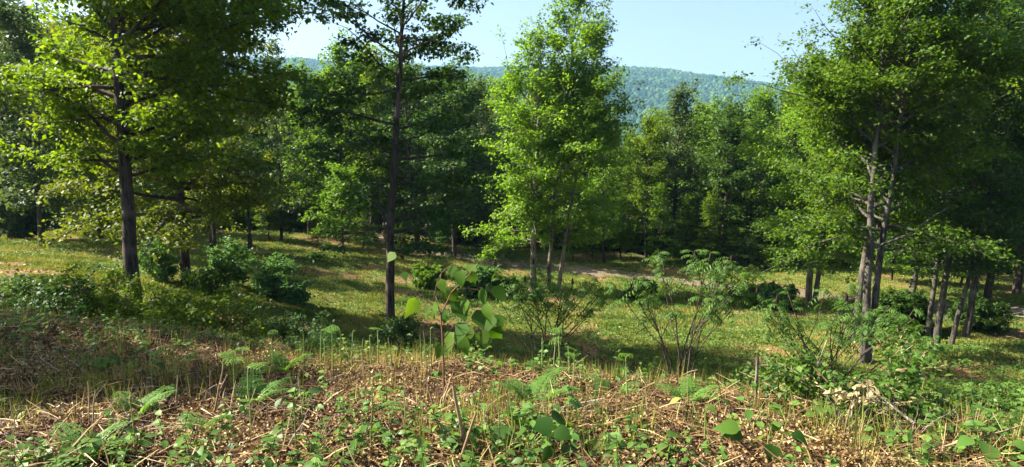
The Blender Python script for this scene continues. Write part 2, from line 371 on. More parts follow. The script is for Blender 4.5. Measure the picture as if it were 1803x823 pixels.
# ---------------------------------------------------------------- telling repeats apart
LM = [(10, 'the left picture edge'), (75, 'the left slope trunk'), (150, 'the bent limb'), (240, 'the tall left maple'), (330, 'the second left trunk'), (402, 'the smaller pale shrub'), (478, 'the widest pale shrub'),
      (545, 'the grass shadow'), (606, 'the small young tree'), (688, 'the oak'), (755, 'the small round bush'), (838, 'the wide dark bush'), (937, 'the pale stemmed clump'), (1010, 'the clump\'s right half'),
      (1064, 'the slim tree'), (1128, 'the small low bush'), (1194, 'the middle sumac'), (1250, 'the middle sumac\'s right side'), (1310, 'the low bright bushes'), (1365, 'the larger low bright bush'),
      (1428, 'the forked pale foot'), (1502, 'the lone grey trunk'), (1540, 'the double stemmed maple'), (1588, 'the dark right bush'), (1645, 'the trunk cluster'), (1700, 'the pale right trunk'), (1790, 'the right picture edge')]
LMN = [(20, 'the left edge'), (120, 'the large flat leaves'), (219, 'the tallest left stalk'), (315, 'the left ferns'), (414, 'the feathery stalk'), (500, 'the fallen branch tip'), (600, 'the fallen branch foot'), (688, 'the oak'), (782, 'the sapling'),
       (860, 'the pale broken stalk'), (925, 'the largest leaves'), (1010, 'the left sumac'), (1100, 'the gap between sumacs'), (1194, 'the middle sumac'), (1290, 'the small yellowish bush'), (1365, 'the short pale stub'), (1452, 'the right sumac'), (1545, 'the thicket'), (1640, 'the withered bush'), (1740, 'the right edge')]
_lab = {}
def spot(head, u, lms=LM, words=('left of', 'behind', 'right of')):
    j = int(np.argmin([abs(u - q[0]) for q in lms])); d = u - lms[j][0]
    w = words[0] if d < -12 else words[2] if d > 12 else words[1]
    lb = head + ' ' + w + ' ' + lms[j][1]
    return lb
# ---------------------------------------------------------------- trees
I = np.interp; LEAFMUL = 1.7
def grow(H, tr, cb, env, nl, e0=5, e1=60, lean=(0, 0), wander=.15, dens=1., leaf=.11, spread=.14, sec=.42, tert=.38, per=9, stems=None, wood_sides=9,
         tmpl=LEAF4, droop=.15, flat=.75, az=None, phase=0., lkeep=None, twig_wood=True, top=.97, nsub=1.0, big_limbs=(), irr=.32):
    """returns trunk MB, list of limb MBs, crown MB.  env(t, azimuth) -> limb length, t 0..1 up the crown"""
    Ts = []; limbs = []; C = MB()
    sd0, sd1 = rng.random(2) * 6.28
    stems = stems or [(0, 0, lean[0], lean[1], tr, H)]
    tot = len(stems)
    for si, (bx, by, lx, ly, r0, hh) in enumerate(stems):
        T = MB(); Ts.append(T); k = 16; t = np.linspace(0, 1, k); h = t * hh * top
        w = np.cumsum(rng.normal(0, wander, (k, 2)), 0) * .25; w -= w[0]
        pl = np.c_[bx + lx * t ** 1.1 + w[:, 0], by + ly * t ** 1.1 + w[:, 1], h - .35 * (t == 0)]
        rad = r0 * (1 - .9 * t ** 1.15); rad[0] *= 1.5; rad[1] *= 1.03
        # fine root flare
        tubes(T, np.vstack([pl[0], pl[0] + (pl[1] - pl[0]) * .35, pl[1:]]), np.r_[rad[0], rad[1] * 1.08, rad[1:]], wood_sides)
        n = nl // tot
        for hz, offs, rr0 in (big_limbs if si == 0 else ()):
            p0 = np.array([np.interp(hz / (hh * top), t, pl[:, j]) for j in range(3)]); pp = np.vstack([[0, 0, 0], offs]) + p0
            q = np.linspace(0, 1, 14); qq = np.linspace(0, 1, len(pp)); pp = np.stack([np.interp(q, qq, pp[:, j]) for j in range(3)], -1)
            pp[1:-1] = (pp[:-2] + pp[1:-1] * 2 + pp[2:]) / 4; Lm = MB(); tubes(Lm, pp, rr0 * (1 - .75 * q), 7); limbs.append((Lm, 9 + rr0, p0))
        for i in range(n):
            tt = (i + rng.random()) / n; hz = cb + (hh * top - cb) * tt ** .95
            ti = hz / (hh * top); p0 = np.array([np.interp(ti, t, pl[:, j]) for j in range(3)])
            a = phase + i * 2.399 + rng.normal(0, .35)
            if az is not None: a = az(tt, a)
            if lkeep is not None and not lkeep(tt, a): continue
            L = env(tt, a) * rng.uniform(.62, 1.15) * (1 + irr * (.6 * sin(2 * a + sd0 + 5 * tt) + .5 * sin(9 * tt + sd1 + a)))
            if L < .25: continue
            el = radians(e0 + (e1 - e0) * tt + rng.normal(0, 8))
            m = 8; s = np.linspace(0, 1, m)
            d0 = np.array([cos(a) * cos(el), sin(a) * cos(el), sin(el)])
            pts = [p0]; d = d0.copy()
            for q in range(m - 1):
                d = d + rng.normal(0, .13, 3) + np.array([0, 0, -droop * (.5 - tt) * .9 if q > 2 else .02]); d /= np.linalg.norm(d)
                pts.append(pts[-1] + d * L / (m - 1))
            pts = np.array(pts)
            rl = max(.012, min(float(np.interp(ti, t, rad)) * .55, .012 + L * .016)) * (1 - .85 * s)
            Lm = MB(); tubes(Lm, pts, rl, 6)
            # second order
            ns = max(3, int(L / sec * nsub)); ss = np.sort(rng.uniform(.16, 1., ns)); ss[-1] = 1.
            b0 = np.stack([np.interp(ss, s, pts[:, j]) for j in range(3)], -1)
            td = nrm(np.stack([np.interp(ss, s, np.gradient(pts[:, j])) for j in range(3)], -1))
            side = np.where(np.arange(ns) % 2, 1., -1.) * radians(1) * rng.uniform(28, 70, ns); side[-1] *= .2
            cs, sn = np.cos(side), np.sin(side)
            d1 = np.stack([td[:, 0] * cs - td[:, 1] * sn, td[:, 0] * sn + td[:, 1] * cs, td[:, 2] * .6 + rng.normal(.05, .22, ns)], -1); d1 = nrm(d1)
            l1 = (.34 * L * (1.08 - ss) + .32) * rng.uniform(.6, 1.2, ns)
            q = np.linspace(0, 1, 4); bend = rng.normal(0, .12, (ns, 3)); bend[:, 2] -= .05
            S1 = b0[:, None] + d1[:, None] * (l1[:, None] * q)[:, :, None] + bend[:, None] * (q ** 2)[None, :, None] * l1[:, None, None]
            tubes(Lm, S1, (.004 + .006 * l1)[:, None] * (1.15 - q)[None], 3)
            # third order
            nt_ = np.maximum(2, (l1 / tert * 3).astype(int)); rep = np.repeat(np.arange(ns), nt_); n3 = len(rep)
            u3 = rng.uniform(.2, 1, n3); i3 = np.minimum((u3 * 3).astype(int), 2); f3 = u3 * 3 - i3
            b3 = S1[rep, i3] * (1 - f3[:, None]) + S1[rep, i3 + 1] * f3[:, None]
            sd3 = rng.choice([-1, 1], n3) * rng.uniform(.4, 1.2, n3); c3, s3 = np.cos(sd3), np.sin(sd3); dd = d1[rep]
            d3 = nrm(np.stack([dd[:, 0] * c3 - dd[:, 1] * s3, dd[:, 0] * s3 + dd[:, 1] * c3, dd[:, 2] * .5 + rng.normal(0, .25, n3)], -1))
            l3 = rng.uniform(.5, 1.15, n3) * tert
            if twig_wood: tubes(Lm, np.stack([b3, b3 + d3 * l3[:, None]], 1), np.tile([.004, .002], (n3, 1)), 3)
            limbs.append((Lm, rl[0], p0))
            # leaves
            nlv = max(1, int(per * dens * LEAFMUL)); r4 = np.repeat(np.arange(n3), nlv); n4 = len(r4)
            p4 = b3[r4] + d3[r4] * (l3[r4] * rng.uniform(.15, 1.15, n4))[:, None] + rv(n4) * [spread, spread, spread * flat]
            A = nrm(d3[r4] * .5 + rv(n4, .6) + [0, 0, -.25]); A[:, 2] = np.clip(A[:, 2], -.8, .4)
            Nv = nrm(rv(n4, .5) + [0, 0, 1.] + .25 * d0)
            scatter(C, *tmpl, p4, A, Nv, leaf * rng.uniform(.5, 1.45, n4), np.clip(rng.normal(.5, .2, n4), 0, 1))
    return Ts, limbs, C
def merge(T, l):
    T.f += [f + T.n for f in l.f]; T.v += l.v; T.r += l.r; T.n += l.n
def make_tree(name, loc, label, cat, lm, bm, group=None, min_limb=.022, trunk_name='trunk', crown_name='crown', **kw):
    Ts, limbs, C = grow(**kw)
    root = empty(name, loc); tag(root, label, cat, group)
    limbs.sort(key=lambda a: -a[1])
    big = [l for l in limbs if l[1] >= min_limb][:45]
    for l in limbs:
        if l[1] < min_limb or len(big) == 0 or not any(l is q for q in big): merge(Ts[0], l[0])
    for T in Ts: T.build(trunk_name, bm, root, True)
    for l in big: l[0].build('limb', bm, root, True)
    C.build(crown_name, lm, root)
    return root
def zt(loc, v): return z_at(v, loc[1]) - loc[2]
def base(u, Y):
    x, y, z = place(u, Y); return (x, y, z - .03)
def oval(R, p=.55, lo=.35):
    return lambda t, a: R * (lo + (1 - lo) * np.sin(pi * min(1, (t * .85 + .12))) ** p) * (1 - .55 * max(0, t - .7) / .3)

# 1 big maple on the left
b = base(240, 19.2)
def env1(t, a):
    return 5.6 * I(t, [0, .2, .45, .75, 1], [.62, .85, 1., .8, .45]) * (1.1 if cos(a) > 0 and .25 < t < .55 else .74 if cos(a) > 0 and t > .62 else 1)
make_tree('maple_tree', b, 'tall dark trunked maple at left whose big bare limb bends out to the left', 'tree', G['maple'], G['darkbark'],
    H=16, tr=.21, cb=4.2, env=env1, nl=125, e0=2, e1=55, lean=(.1, .3), leaf=.14, lkeep=lambda t, a: not (sin(a) < -.35 and abs(cos(a)) < .8 and t < .8), big_limbs=[(9.05, [(-.5, -.2, .25), (-1.1, -.35, .62), (-1.75, -.4, .72), (-2.5, -.6, 1.0), (-3.6, -.7, 1.7)], .085), (7.6, [(.6, .3, .5), (1.6, .5, 1.1), (3.0, .6, 1.5)], .06)], per=8, sec=.36, spread=.15, wander=.1)
# 2 second tree on the left
b = base(330, 25.5)
make_tree('maple_tree', b, 'dark trunk rising from the leafy shrubs just right of the tall left maple', 'tree', G['olive'], G['darkbark'],
    H=15, tr=.19, cb=2.6, env=lambda t, a: 4.5 * (1 - .5 * t ** 1.5), nl=120, e0=0, e1=55, lean=(-.7, .2), leaf=.13, per=8, sec=.42, spread=.16)
# 3 oak
b = base(688, 21.7)
def env3(t, a):
    R = np.interp(t, [0, .12, .3, .5, .62, .75, 1], [2.6, 3.3, 3.5, 3.1, 2.9, 3.5, 2.4])
    return R * ((1.12 if cos(a) > 0 else .42) if t > .68 else 1)
make_tree('oak_tree', b, 'slender dark oak with open layered boughs standing alone in the middle of the clearing', 'tree', G['oak'], G['darkbark'],
    H=14.2, tr=.165, cb=3.1, lkeep=lambda t, a: not (sin(a) < -.55 and t < .55), env=env3, nl=58, e0=-4, e1=34, lean=(.85, .2), leaf=.13, per=8, sec=.40, spread=.12, flat=.35, wander=.13, nsub=1.05)
# 4 pale clump
b = base(937, 38)
make_tree('pale_maple_tree', b, 'bright yellow green tree with a clump of pale stems beside the dirt track', 'tree', G['yellowgreen'], G['palebark'],
    H=15.8, tr=.2, cb=2.4, lkeep=lambda t, a: t > .3 or sin(a * 3.1 + t * 40) > -.35, env=lambda t, a: 3.9 * np.interp(t, [0, .12, .4, .65, .85, 1], [.78, 1., 1.05, .85, .68, .45]), nl=175, e0=5, e1=74, leaf=.16, per=6, sec=.42, spread=.17, droop=.35,
    stems=[(0, 0, .2, .2, .2, 14), (.95, .5, 1.6, .3, .14, 16.4), (1.5, -.1, 2.2, .3, .13, 14.6)])
# 5 big right maple, two fused stems
b = base(1522, 23.2)
make_tree('maple_tree', b, 'big maple at right with two thick grey stems joined at the foot', 'tree', G['shademaple'], G['bark'],
    H=15, tr=.26, cb=4.1, env=lambda t, a: 4.3 * np.interp(t, [0, .2, .5, .8, 1], [.75, .95, 1., .75, .5]), nl=132, e0=8, e1=68, leaf=.115, per=8, lkeep=lambda t, a: not (sin(a) < -.6 and t < .5), sec=.38, spread=.15,
    stems=[(-.05, 0, .2, .2, .15, 15), (.15, .12, 1.3, .5, .14, 14)])
# 6 pale tree behind it
b = base(1428, 37)
make_tree('pale_maple_tree', b, 'yellow green maple with a forked pale foot behind the big right maple', 'tree', G['yellowgreen'], G['palebark'],
    H=11.8, tr=.19, cb=2.2, env=lambda t, a: 3.9 * np.interp(t, [0, .2, .6, .85, 1], [.7, 1, .95, .75, .5]), nl=90, e0=4, e1=68, leaf=.16, per=7, sec=.42, spread=.17, droop=.3,
    stems=[(-.12, 0, -.2, .2, .19, 11.8), (.22, .1, 1., .2, .15, 10.8)])
# 7 leaning grey stem left of big maple
b = base(1502, 26.3)
make_tree('maple_tree', b, 'grey trunk standing just left of and behind the big double stemmed maple', 'tree', G['maple'], G['bark'],
    H=14, tr=.16, cb=5, env=lambda t, a: 3.2 * (1 - .4 * t), nl=70, e0=8, e1=55, lean=(1.4, .4), leaf=.14, per=7, sec=.42, spread=.16)
# 8 cluster at right
for u, Y, r, h, ln, lb in ((1632, 28.6, .11, 13, (.3, .3), 'thin grey trunk, leftmost of the cluster right of the big maple'),
                           (1648, 26.6, .14, 14, (.9, 0), 'straightest and thickest trunk in the cluster right of the big maple'),
                           (1672, 26.9, .10, 12, (2.0, .3), 'thin trunk leaning right in the cluster right of the big maple'),
                           (1697, 28.4, .15, 14, (1.2, .3), 'pale barked trunk standing apart at the right edge of the trunk cluster')):
    make_tree('hardwood_tree', base(u, Y), lb, 'tree', G['oak'], G['bark'], group='trunks clustered at the right',
        H=h, tr=r, cb=3.2, env=lambda t, a: 2.6 * np.interp(t, [0, .3, .8, 1], [.6, 1, .9, .6]), nl=64, e0=5, e1=55, lean=ln, leaf=.13, per=7, sec=.42, spread=.15)
# young tree in the meadow
b = base(606, 46)
make_tree('young_tree', b, 'small bright green young tree alone on the sunlit grass left of the oak', 'tree', G['fresh'], G['darkbark'],
    H=5.6, tr=.07, cb=1.1, env=lambda t, a: 1.9 * np.interp(t, [0, .3, .7, 1], [.7, 1, .8, .4]), nl=40, e0=12, e1=60, leaf=.2, per=6, sec=.36, spread=.14)

# ---- kinds for the wood behind: six built, copied with their own bark and leaf colours
prot = []
def proto(kind, H, **kw):
    Ts, limbs, C = grow(H=H, twig_wood=False, wood_sides=7, **kw)
    T = Ts[0]
    for q in Ts[1:]: merge(T, q)
    for l in limbs: merge(T, l[0])
    root = empty(kind, (0, 0, -500)); T.build('trunk', G['darkbark'], root, True); C.build('crown', G['maple'], root)
    tag(root, 'x', 'tree'); prot.append((root, H)); return root
proto('woodland_tree', 15, tr=.18, cb=3.6, env=lambda t, a: 3.4 * I(t, [0, .2, .6, .85, 1], [.6, .9, 1., .8, .5]), nl=62, e0=5, e1=72, leaf=.22, per=5, sec=.5, spread=.2)
proto('woodland_tree', 15, tr=.16, cb=2.4, env=lambda t, a: 2.8 * I(t, [0, .25, .7, .9, 1], [.8, 1., .8, .65, .42]), nl=70, e0=8, e1=74, leaf=.22, per=5, sec=.5, spread=.2, lean=(.5, .2))
proto('woodland_tree', 15, tr=.2, cb=5, env=lambda t, a: 3.9 * I(t, [0, .3, .6, .85, 1], [.5, .9, 1., .85, .55]), nl=60, e0=10, e1=68, leaf=.22, per=5, sec=.5, spread=.22, lean=(-.6, 0))
proto('woodland_tree', 15, tr=.13, cb=1.6, env=lambda t, a: 2.1 * I(t, [0, .2, .5, .8, 1], [1., 1., .8, .6, .35]), nl=74, e0=0, e1=66, leaf=.2, per=5, sec=.45, spread=.16)
proto('woodland_tree', 15, tr=.17, cb=3, env=lambda t, a: 3.3 * I(t, [0, .2, .5, .8, 1], [.7, .8, 1., .9, .5]) * (1 + .3 * sin(a * 2 + t * 9)), nl=56, e0=5, e1=70, leaf=.23, per=5, sec=.5, spread=.22, stems=[(0, 0, -1, 0, .17, 15), (.5, .2, 1.4, .4, .14, 13)], irr=.4)
used = set()
def wood_tree(k, u, Y, vtop, leafc, bark, label, group=None, wide=1., x=None):
    root, H = prot[k]
    if x is None: loc = base(u, Y)
    else: loc = (x, Y, g1(x, Y))
    h = zt(loc, vtop) if vtop is not None else H * rng.uniform(.85, 1.1)
    s = h / H / (.93 if u < 950 or u > 1400 else .985); rz = rng.uniform(0, 2 * pi)
    c = copy_thing(root, loc, rz, (s * wide, s * wide, s), label, group, {'crown': G[leafc], 'trunk': G[bark]})
    return c
# front row of the wood, each picked out from the photograph
FR = [ # k,u,Y,vtop,leaf,bark,wide,label
 (1, 75, 36, 60, 'grey', 'bark', 1.15, 'grey trunked tree on the grass slope near the left edge'),
 (0, 20, 40, 20, 'dark', 'darkbark', 1.1, 'dark tree at the extreme left edge with its crown over the shade'),
 (4, 52, 47, 70, 'maple', 'darkbark', 1., 'tree behind the grey trunked one near the left edge'),
 (0, 176, 44, 120, 'maple', 'darkbark', 1.2, 'thin dark trunk left of the tall left maple, farther up the slope'),
 (3, 204, 40, 160, 'olive', 'darkbark', 1.2, 'short yellowish tree seen directly behind the tall left maple'),
 (2, 120, 53, 100, 'olive', 'darkbark', 1.1, 'yellowish crowned tree filling the gap left of the tall maple'),
 (1, 268, 52, 110, 'fresh', 'darkbark', 1.1, 'green tree in the gap between the two left trunks'),
 (4, 380, 36, 165, 'olive', 'darkbark', 1.05, 'broad yellowish green tree behind the shrubs right of the second left trunk'),
 (0, 440, 43, 172, 'dark', 'darkbark', 1.1, 'dark crowned tree shading the grass behind the pale shrubs'),
 (3, 495, 50, 108, 'grey', 'darkbark', .95, 'narrow dull green tree whose tip touches the far hill at left'),
 (1, 545, 55, 150, 'fresh', 'darkbark', 1.1, 'fresh green tree behind the young tree left of the oak'),
 (0, 600, 54, 120, 'fresh', 'darkbark', 1.1, 'leafy bright tree directly behind the small young tree'),
 (2, 655, 58, 135, 'maple', 'darkbark', 1., 'green tree seen through the left boughs of the oak'),
 (4, 735, 52, 150, 'dark', 'darkbark', 1.15, 'dark tree seen through the right boughs of the oak'),
 (0, 800, 49, 165, 'dark', 'darkbark', 1.15, 'dark broad tree between the oak and the bright clump'),
 (3, 848, 54, 168, 'grey', 'bark', 1.1, 'narrow dark tree at the left shoulder of the bright clump'),
 (1, 890, 58, 175, 'oak', 'bark', 1., 'dark tree half hidden by the left side of the bright clump'),
 (2, 1020, 56, 170, 'maple', 'bark', 1.1, 'tree half hidden by the right side of the bright clump'),
 (1, 1064, 50, 215, 'fresh', 'darkbark', 1.05, 'slim green tree just right of the bright clump'),
 (3, 1105, 58, 240, 'fresh', 'darkbark', 1.15, 'low green tree under the dip where the far hill shows'),
 (0, 1137, 53, 225, 'maple', 'darkbark', .95, 'green tree below the far hill, second right of the bright clump'),
 (1, 1182, 57, 172, 'grey', 'bark', 1.2, 'tall light tipped tree standing highest against the hill right of centre'),
 (4, 1228, 60, 215, 'fresh', 'bark', 1., 'mid height fresh green tree right of the light tipped one'),
 (3, 1252, 55, 185, 'yellowgreen', 'darkbark', 1.15, 'narrow pointed yellow green tree against the far hill'),
 (0, 1270, 51, 205, 'dark', 'darkbark', 1.05, 'darkest blue green tree of the tree line right of centre'),
 (2, 1335, 58, 190, 'fresh', 'bark', 1., 'light tipped tree above the dark tree right of centre'),
 (4, 1318, 50, 230, 'dark', 'darkbark', .95, 'dark tree at the edge of the track left of the yellow green maple'),
 (1, 1390, 55, 190, 'grey', 'darkbark', 1.1, 'dull green tree directly left of the yellow green maple crown'),
 (0, 1450, 52, 150, 'maple', 'bark', 1., 'green tree behind the yellow green maple'),
 (2, 1545, 47, 130, 'oak', 'darkbark', 1., 'dark tree behind the big double stemmed maple'),
 (1, 1606, 40, 120, 'oak', 'bark', 1.1, 'thin trunked tree between the big maple and the trunk cluster'),
 (4, 1735, 37, 60, 'dark', 'darkbark', 1.1, 'dark tree behind the trunk cluster near the right edge'),
 (0, 1790, 40, 20, 'dark', 'darkbark', 1.1, 'dark tree at the extreme right edge past the track'),
 (2, 1700, 46, 50, 'dark', 'darkbark', 1.1, 'deep shaded tree past the track behind the cluster'),
 (0, 1640, 50, 90, 'oak', 'bark', 1.1, 'dark tree across the track between maple and cluster'),
]
for k, u, Y, vt, lc, bc, wd_, lb in FR: wood_tree(k, u, Y, vt, lc, bc, lb, None, wd_)
# deeper rows, nothing tells them apart
lcs = ['maple', 'dark', 'fresh', 'oak', 'grey', 'maple', 'olive']
for row, (Y, step, n) in enumerate(((64, 62, 31), (72, 58, 33), (84, 60, 32))):
    for i in range(n):
        u = -30 + i * step + rng.uniform(-20, 20); yy = Y + rng.uniform(-3, 3)
        vt = float(I(u, [0, 100, 200, 400, 470, 560, 700, 850, 1000, 1080, 1130, 1190, 1400, 1450, 1803], [60, 70, 110, 165, 180, 160, 150, 165, 180, 230, 230, 195, 185, 130, 90])) + rng.uniform(0, 25) + row * 4
        lc = lcs[int(rng.integers(0, 7))]
        head = {'maple': 'green', 'dark': 'dark', 'fresh': 'bright', 'oak': 'dark green', 'grey': 'dull', 'olive': 'yellowish'}[lc] + ' tree in the ' + ('front', 'middle', 'last')[row] + ' deep wood row'
        wood_tree(int(rng.integers(0, 5)), u, yy, vt, lc, 'darkbark' if rng.random() < .6 else 'bark', spot(head, u), 'trees deep in the wood', 1.15)
# trees outside the left and right of the frame (they shade the slope)
for i, (x, y, h, lc) in enumerate(((-24, 18, 14, 'maple'), (-17, 11.5, 13, 'maple'), (-14.5, 8.3, 9.5, 'oak'), (-21, 10, 14, 'dark'), (26, 19, 15, 'oak'), (30, 33, 16, 'oak'))):
    c = copy_thing(prot[i % 5][0], (x, y, g1(x, y)), i * 1.3, h / 15, spot(('tall ' if h > 13 else '') + {'maple': 'maple', 'oak': 'oak', 'dark': 'dark tree'}[lc] + ' outside the ' + ('left' if x < 0 else 'right') + ' picture edge', y, [(8.3, 'the near brow'), (11.5, 'the brow foot'), (18, 'the tall left maple'), (33, 'the track bend')], ('level with', 'level with', 'beyond')), 'trees beyond the picture edges', {'crown': G[lc]})
#MORE
# ---------------------------------------------------------------- shrubs and plants
def hit(u, v, y0=2.2, y1=70):
    Y = np.concatenate([np.arange(y0, 14, .02), np.arange(14, y1, .1)])
    z = z_at(v, Y); x = (u - 901.5) / F * (Y * CP - z * SP); g = ground(x, Y)
    i = int(np.argmax(z <= g)) if (z <= g).any() else len(Y) - 1
    return float(x[i]), float(Y[i]), float(g[i])
def shrub(name, loc, label, h, r, lm, bm='darkbark', n=7, nl=60, leaf=.07, per=8, group=None, tmpl=LEAF4, cat='shrub', sec=.2, tert=.18, spread=.06, cb=.12, e0=10, e1=60, droop=.1, flat=.8, srad=.012, stemn='stem', folin='foliage', inner=.35, sc=None):
    st = []
    for i in range(n):
        a = i * 2.4 + rng.random(); q = r * inner * rng.uniform(.6, 1.3)
        st.append((cos(a) * .05 * r, sin(a) * .05 * r, cos(a) * q * 1.6, sin(a) * q * 1.6, srad * rng.uniform(.7, 1.2), h * rng.uniform(.6, 1.0)))
    o = make_tree(name, loc, label, cat, G[lm], G[bm], group, min_limb=9, trunk_name=stemn, crown_name=folin, H=h, tr=srad, cb=cb * h, env=lambda t, a: r * .55 * I(t, [0, .3, .7, 1], [.9, 1, .8, .4]),
              nl=nl, e0=e0, e1=e1, leaf=leaf, per=per, sec=sec, tert=tert, spread=spread, stems=st, wander=.02, wood_sides=5, droop=droop, flat=flat, tmpl=tmpl)
    if sc: o.scale = sc
    return o
def b2(u, Y): return base(u, Y)
shrub('elder_shrub', b2(402, 28.5), 'pale blue green shrub left of its larger twin beside the second left trunk', 1.75, .95, 'bush', nl=40, leaf=.11, per=6, sec=.25, spread=.09, group='pale shrubs on the grass')
shrub('elder_shrub', b2(478, 28), 'widest pale blue green shrub, in full sun at the edge of the tree shade', 1.55, 1.05, 'bush', nl=42, leaf=.11, per=6, sec=.25, spread=.09, group='pale shrubs on the grass')
shrub('elder_shrub', b2(512, 27.5), 'small low shrub at the right foot of the widest pale shrub', .9, .55, 'bush', nl=40, leaf=.13, per=8, group='pale shrubs on the grass')
shrub('elder_shrub', b2(275, 26), 'green shrub on the grass between the two left trunks', 1.5, .9, 'bush', nl=34, leaf=.11, per=6, sec=.25, spread=.09)
shrub('elder_shrub', b2(372, 25), 'low green shrub at the right foot of the second left trunk', 1.2, .9, 'sumac', nl=30, leaf=.10, per=6, sec=.25)
for u, Y, h, r, lb in ((150, 15.5, 1.7, 1.2, 'dark loose shrub on the slope left of the tall maple'), (205, 17, 1.5, 1.0, 'dark shrub at the left foot of the tall maple'),
                       (290, 16.5, 1.5, 1.2, 'dark shrub just right of the foot of the tall maple'), (345, 15.5, 1.5, 1.3, 'dark shrub below the second left trunk'),
                       (430, 15.5, 1.0, 1.2, 'low dark shrub behind the litter brow left of the leaning branch'), (520, 16, .95, 1.3, 'low dark shrub behind the leaning fallen branch'),
                       (90, 14, 1.2, 1.0, 'dark shrub nearest the left edge below the sunlit grass'), (705, 20.6, 1.6, .7, 'small dark shrub growing at the foot of the oak')):
    shrub('shrub', b2(u, Y), lb, h * .95, r, 'oak' if u < 150 or u > 500 else 'maple', nl=34, leaf=.08, per=5)
shrub('shrub', b2(755, 36), 'small round green bush on the grass just right of the oak', 1.1, .8, 'fresh', nl=60, leaf=.13, per=9)
shrub('shrub', b2(838, 35.5), 'wide dark green bush between oak and pale stemmed clump', 1.1, 1.2, 'bush', nl=80, leaf=.15, per=9)
shrub('shrub', b2(893, 36), 'low dark bush touching the left foot of the pale stemmed clump', .9, .8, 'dark', nl=50, leaf=.14, per=9)
shrub('shrub', b2(1310, 36), 'left half of the low bright bush beside the track', .75, .9, 'fresh', nl=60, leaf=.15, per=9, group='low bright bushes beside the track')
shrub('shrub', b2(1365, 35.5), 'larger low bright bush beside the track, left of the forked pale foot', .85, 1.1, 'bush', nl=80, leaf=.16, per=9, group='low bright bushes beside the track')
shrub('shrub', b2(1128, 37), 'small low bush on sunlit grass above the middle sumac', .8, .9, 'fresh', nl=40, leaf=.13, per=9)
shrub('shrub', b2(1588, 30), 'dark bush between the big maple and the trunk cluster', 1.7, 1.3, 'dark', nl=70, leaf=.13, per=9)
shrub('shrub', b2(1720, 30), 'dark low bush behind the pale barked trunk at right', 1.2, 1.2, 'dark', nl=50, leaf=.12, per=9)
shrub('shrub', b2(35, 40), 'dull pale bush under the trees at the left edge', 2.6, 1.9, 'grey', nl=80, leaf=.17, per=9, sec=.3)
# undergrowth bushes along the edge of the wood: one built, then copied
for u, Y, vt, lc, k in ((560, 50, 355, 'fresh', 3), (640, 51, 365, 'maple', 1), (705, 49, 385, 'fresh', 3), (778, 50, 390, 'bush', 1), (872, 47, 372, 'fresh', 3), (1008, 50, 385, 'fresh', 1), (1042, 52, 350, 'maple', 3), (1092, 52, 355, 'fresh', 1),
                        (1160, 51, 330, 'yellowgreen', 3), (1205, 52, 350, 'fresh', 1), (1248, 50, 345, 'maple', 3), (1292, 50, 365, 'fresh', 1), (1340, 49, 350, 'fresh', 3), (475, 49, 340, 'maple', 1), (250, 47, 330, 'fresh', 3), (150, 44, 320, 'olive', 1), (1610, 43, 340, 'fresh', 3), (1690, 42, 380, 'maple', 1), (1570, 44, 370, 'yellowgreen', 1)):
    wood_tree(k, u, Y, vt, lc, 'darkbark', spot({'fresh': 'bright', 'maple': 'green', 'bush': 'pale', 'yellowgreen': 'yellow green', 'olive': 'yellowish'}[lc] + ' young tree before the wood edge', u), 'young trees before the wood edge', 1.5)
for r_, _ in prot:
    for ch in list(r_.children): bpy.data.objects.remove(ch)
    bpy.data.objects.remove(r_)
ub = [shrub('undergrowth_bush', (0, 0, -400), 'x', 2.2, 1.7, 'fresh', nl=70, leaf=.2, per=8, sec=.32, spread=.12), shrub('undergrowth_bush', (0, 0, -400), 'x', 2.2, 1.3, 'bush', nl=70, leaf=.2, per=8, sec=.3, spread=.12)]
ul = ['fresh', 'bush', 'maple', 'dark', 'grey', 'fresh', 'oak']
un = 0
for i in range(64):
    u = 20 + i * 28.5 + rng.uniform(-12, 12); Y = float(I(u, [0, 300, 600, 900, 1200, 1500, 1803], [47, 56, 60, 57, 53, 51, 46])) + rng.uniform(-1.5, 6)
    x, y, z = base(u, Y)
    if track_dist(x, y) < 2.2: continue
    if 230 < u < 470 and rng.random() < .6: continue
    lc = ul[int(rng.integers(0, 7))]; sz = rng.uniform(.55, 1.35)
    copy_thing(ub[i % 2], (x, y, z), rng.random() * 6, sz, spot(('small ' if sz < .85 else 'large ' if sz > 1.1 else '') + {'fresh': 'bright', 'bush': 'blue green', 'maple': 'green', 'dark': 'dark', 'grey': 'dull', 'oak': 'deep green'}[lc] + ' bush at wood edge', u), 'undergrowth along the wood edge', {'foliage': G[lc]})
for r_ in ub:
    for ch in list(r_.children): bpy.data.objects.remove(ch)
    bpy.data.objects.remove(r_)
copyroot = None

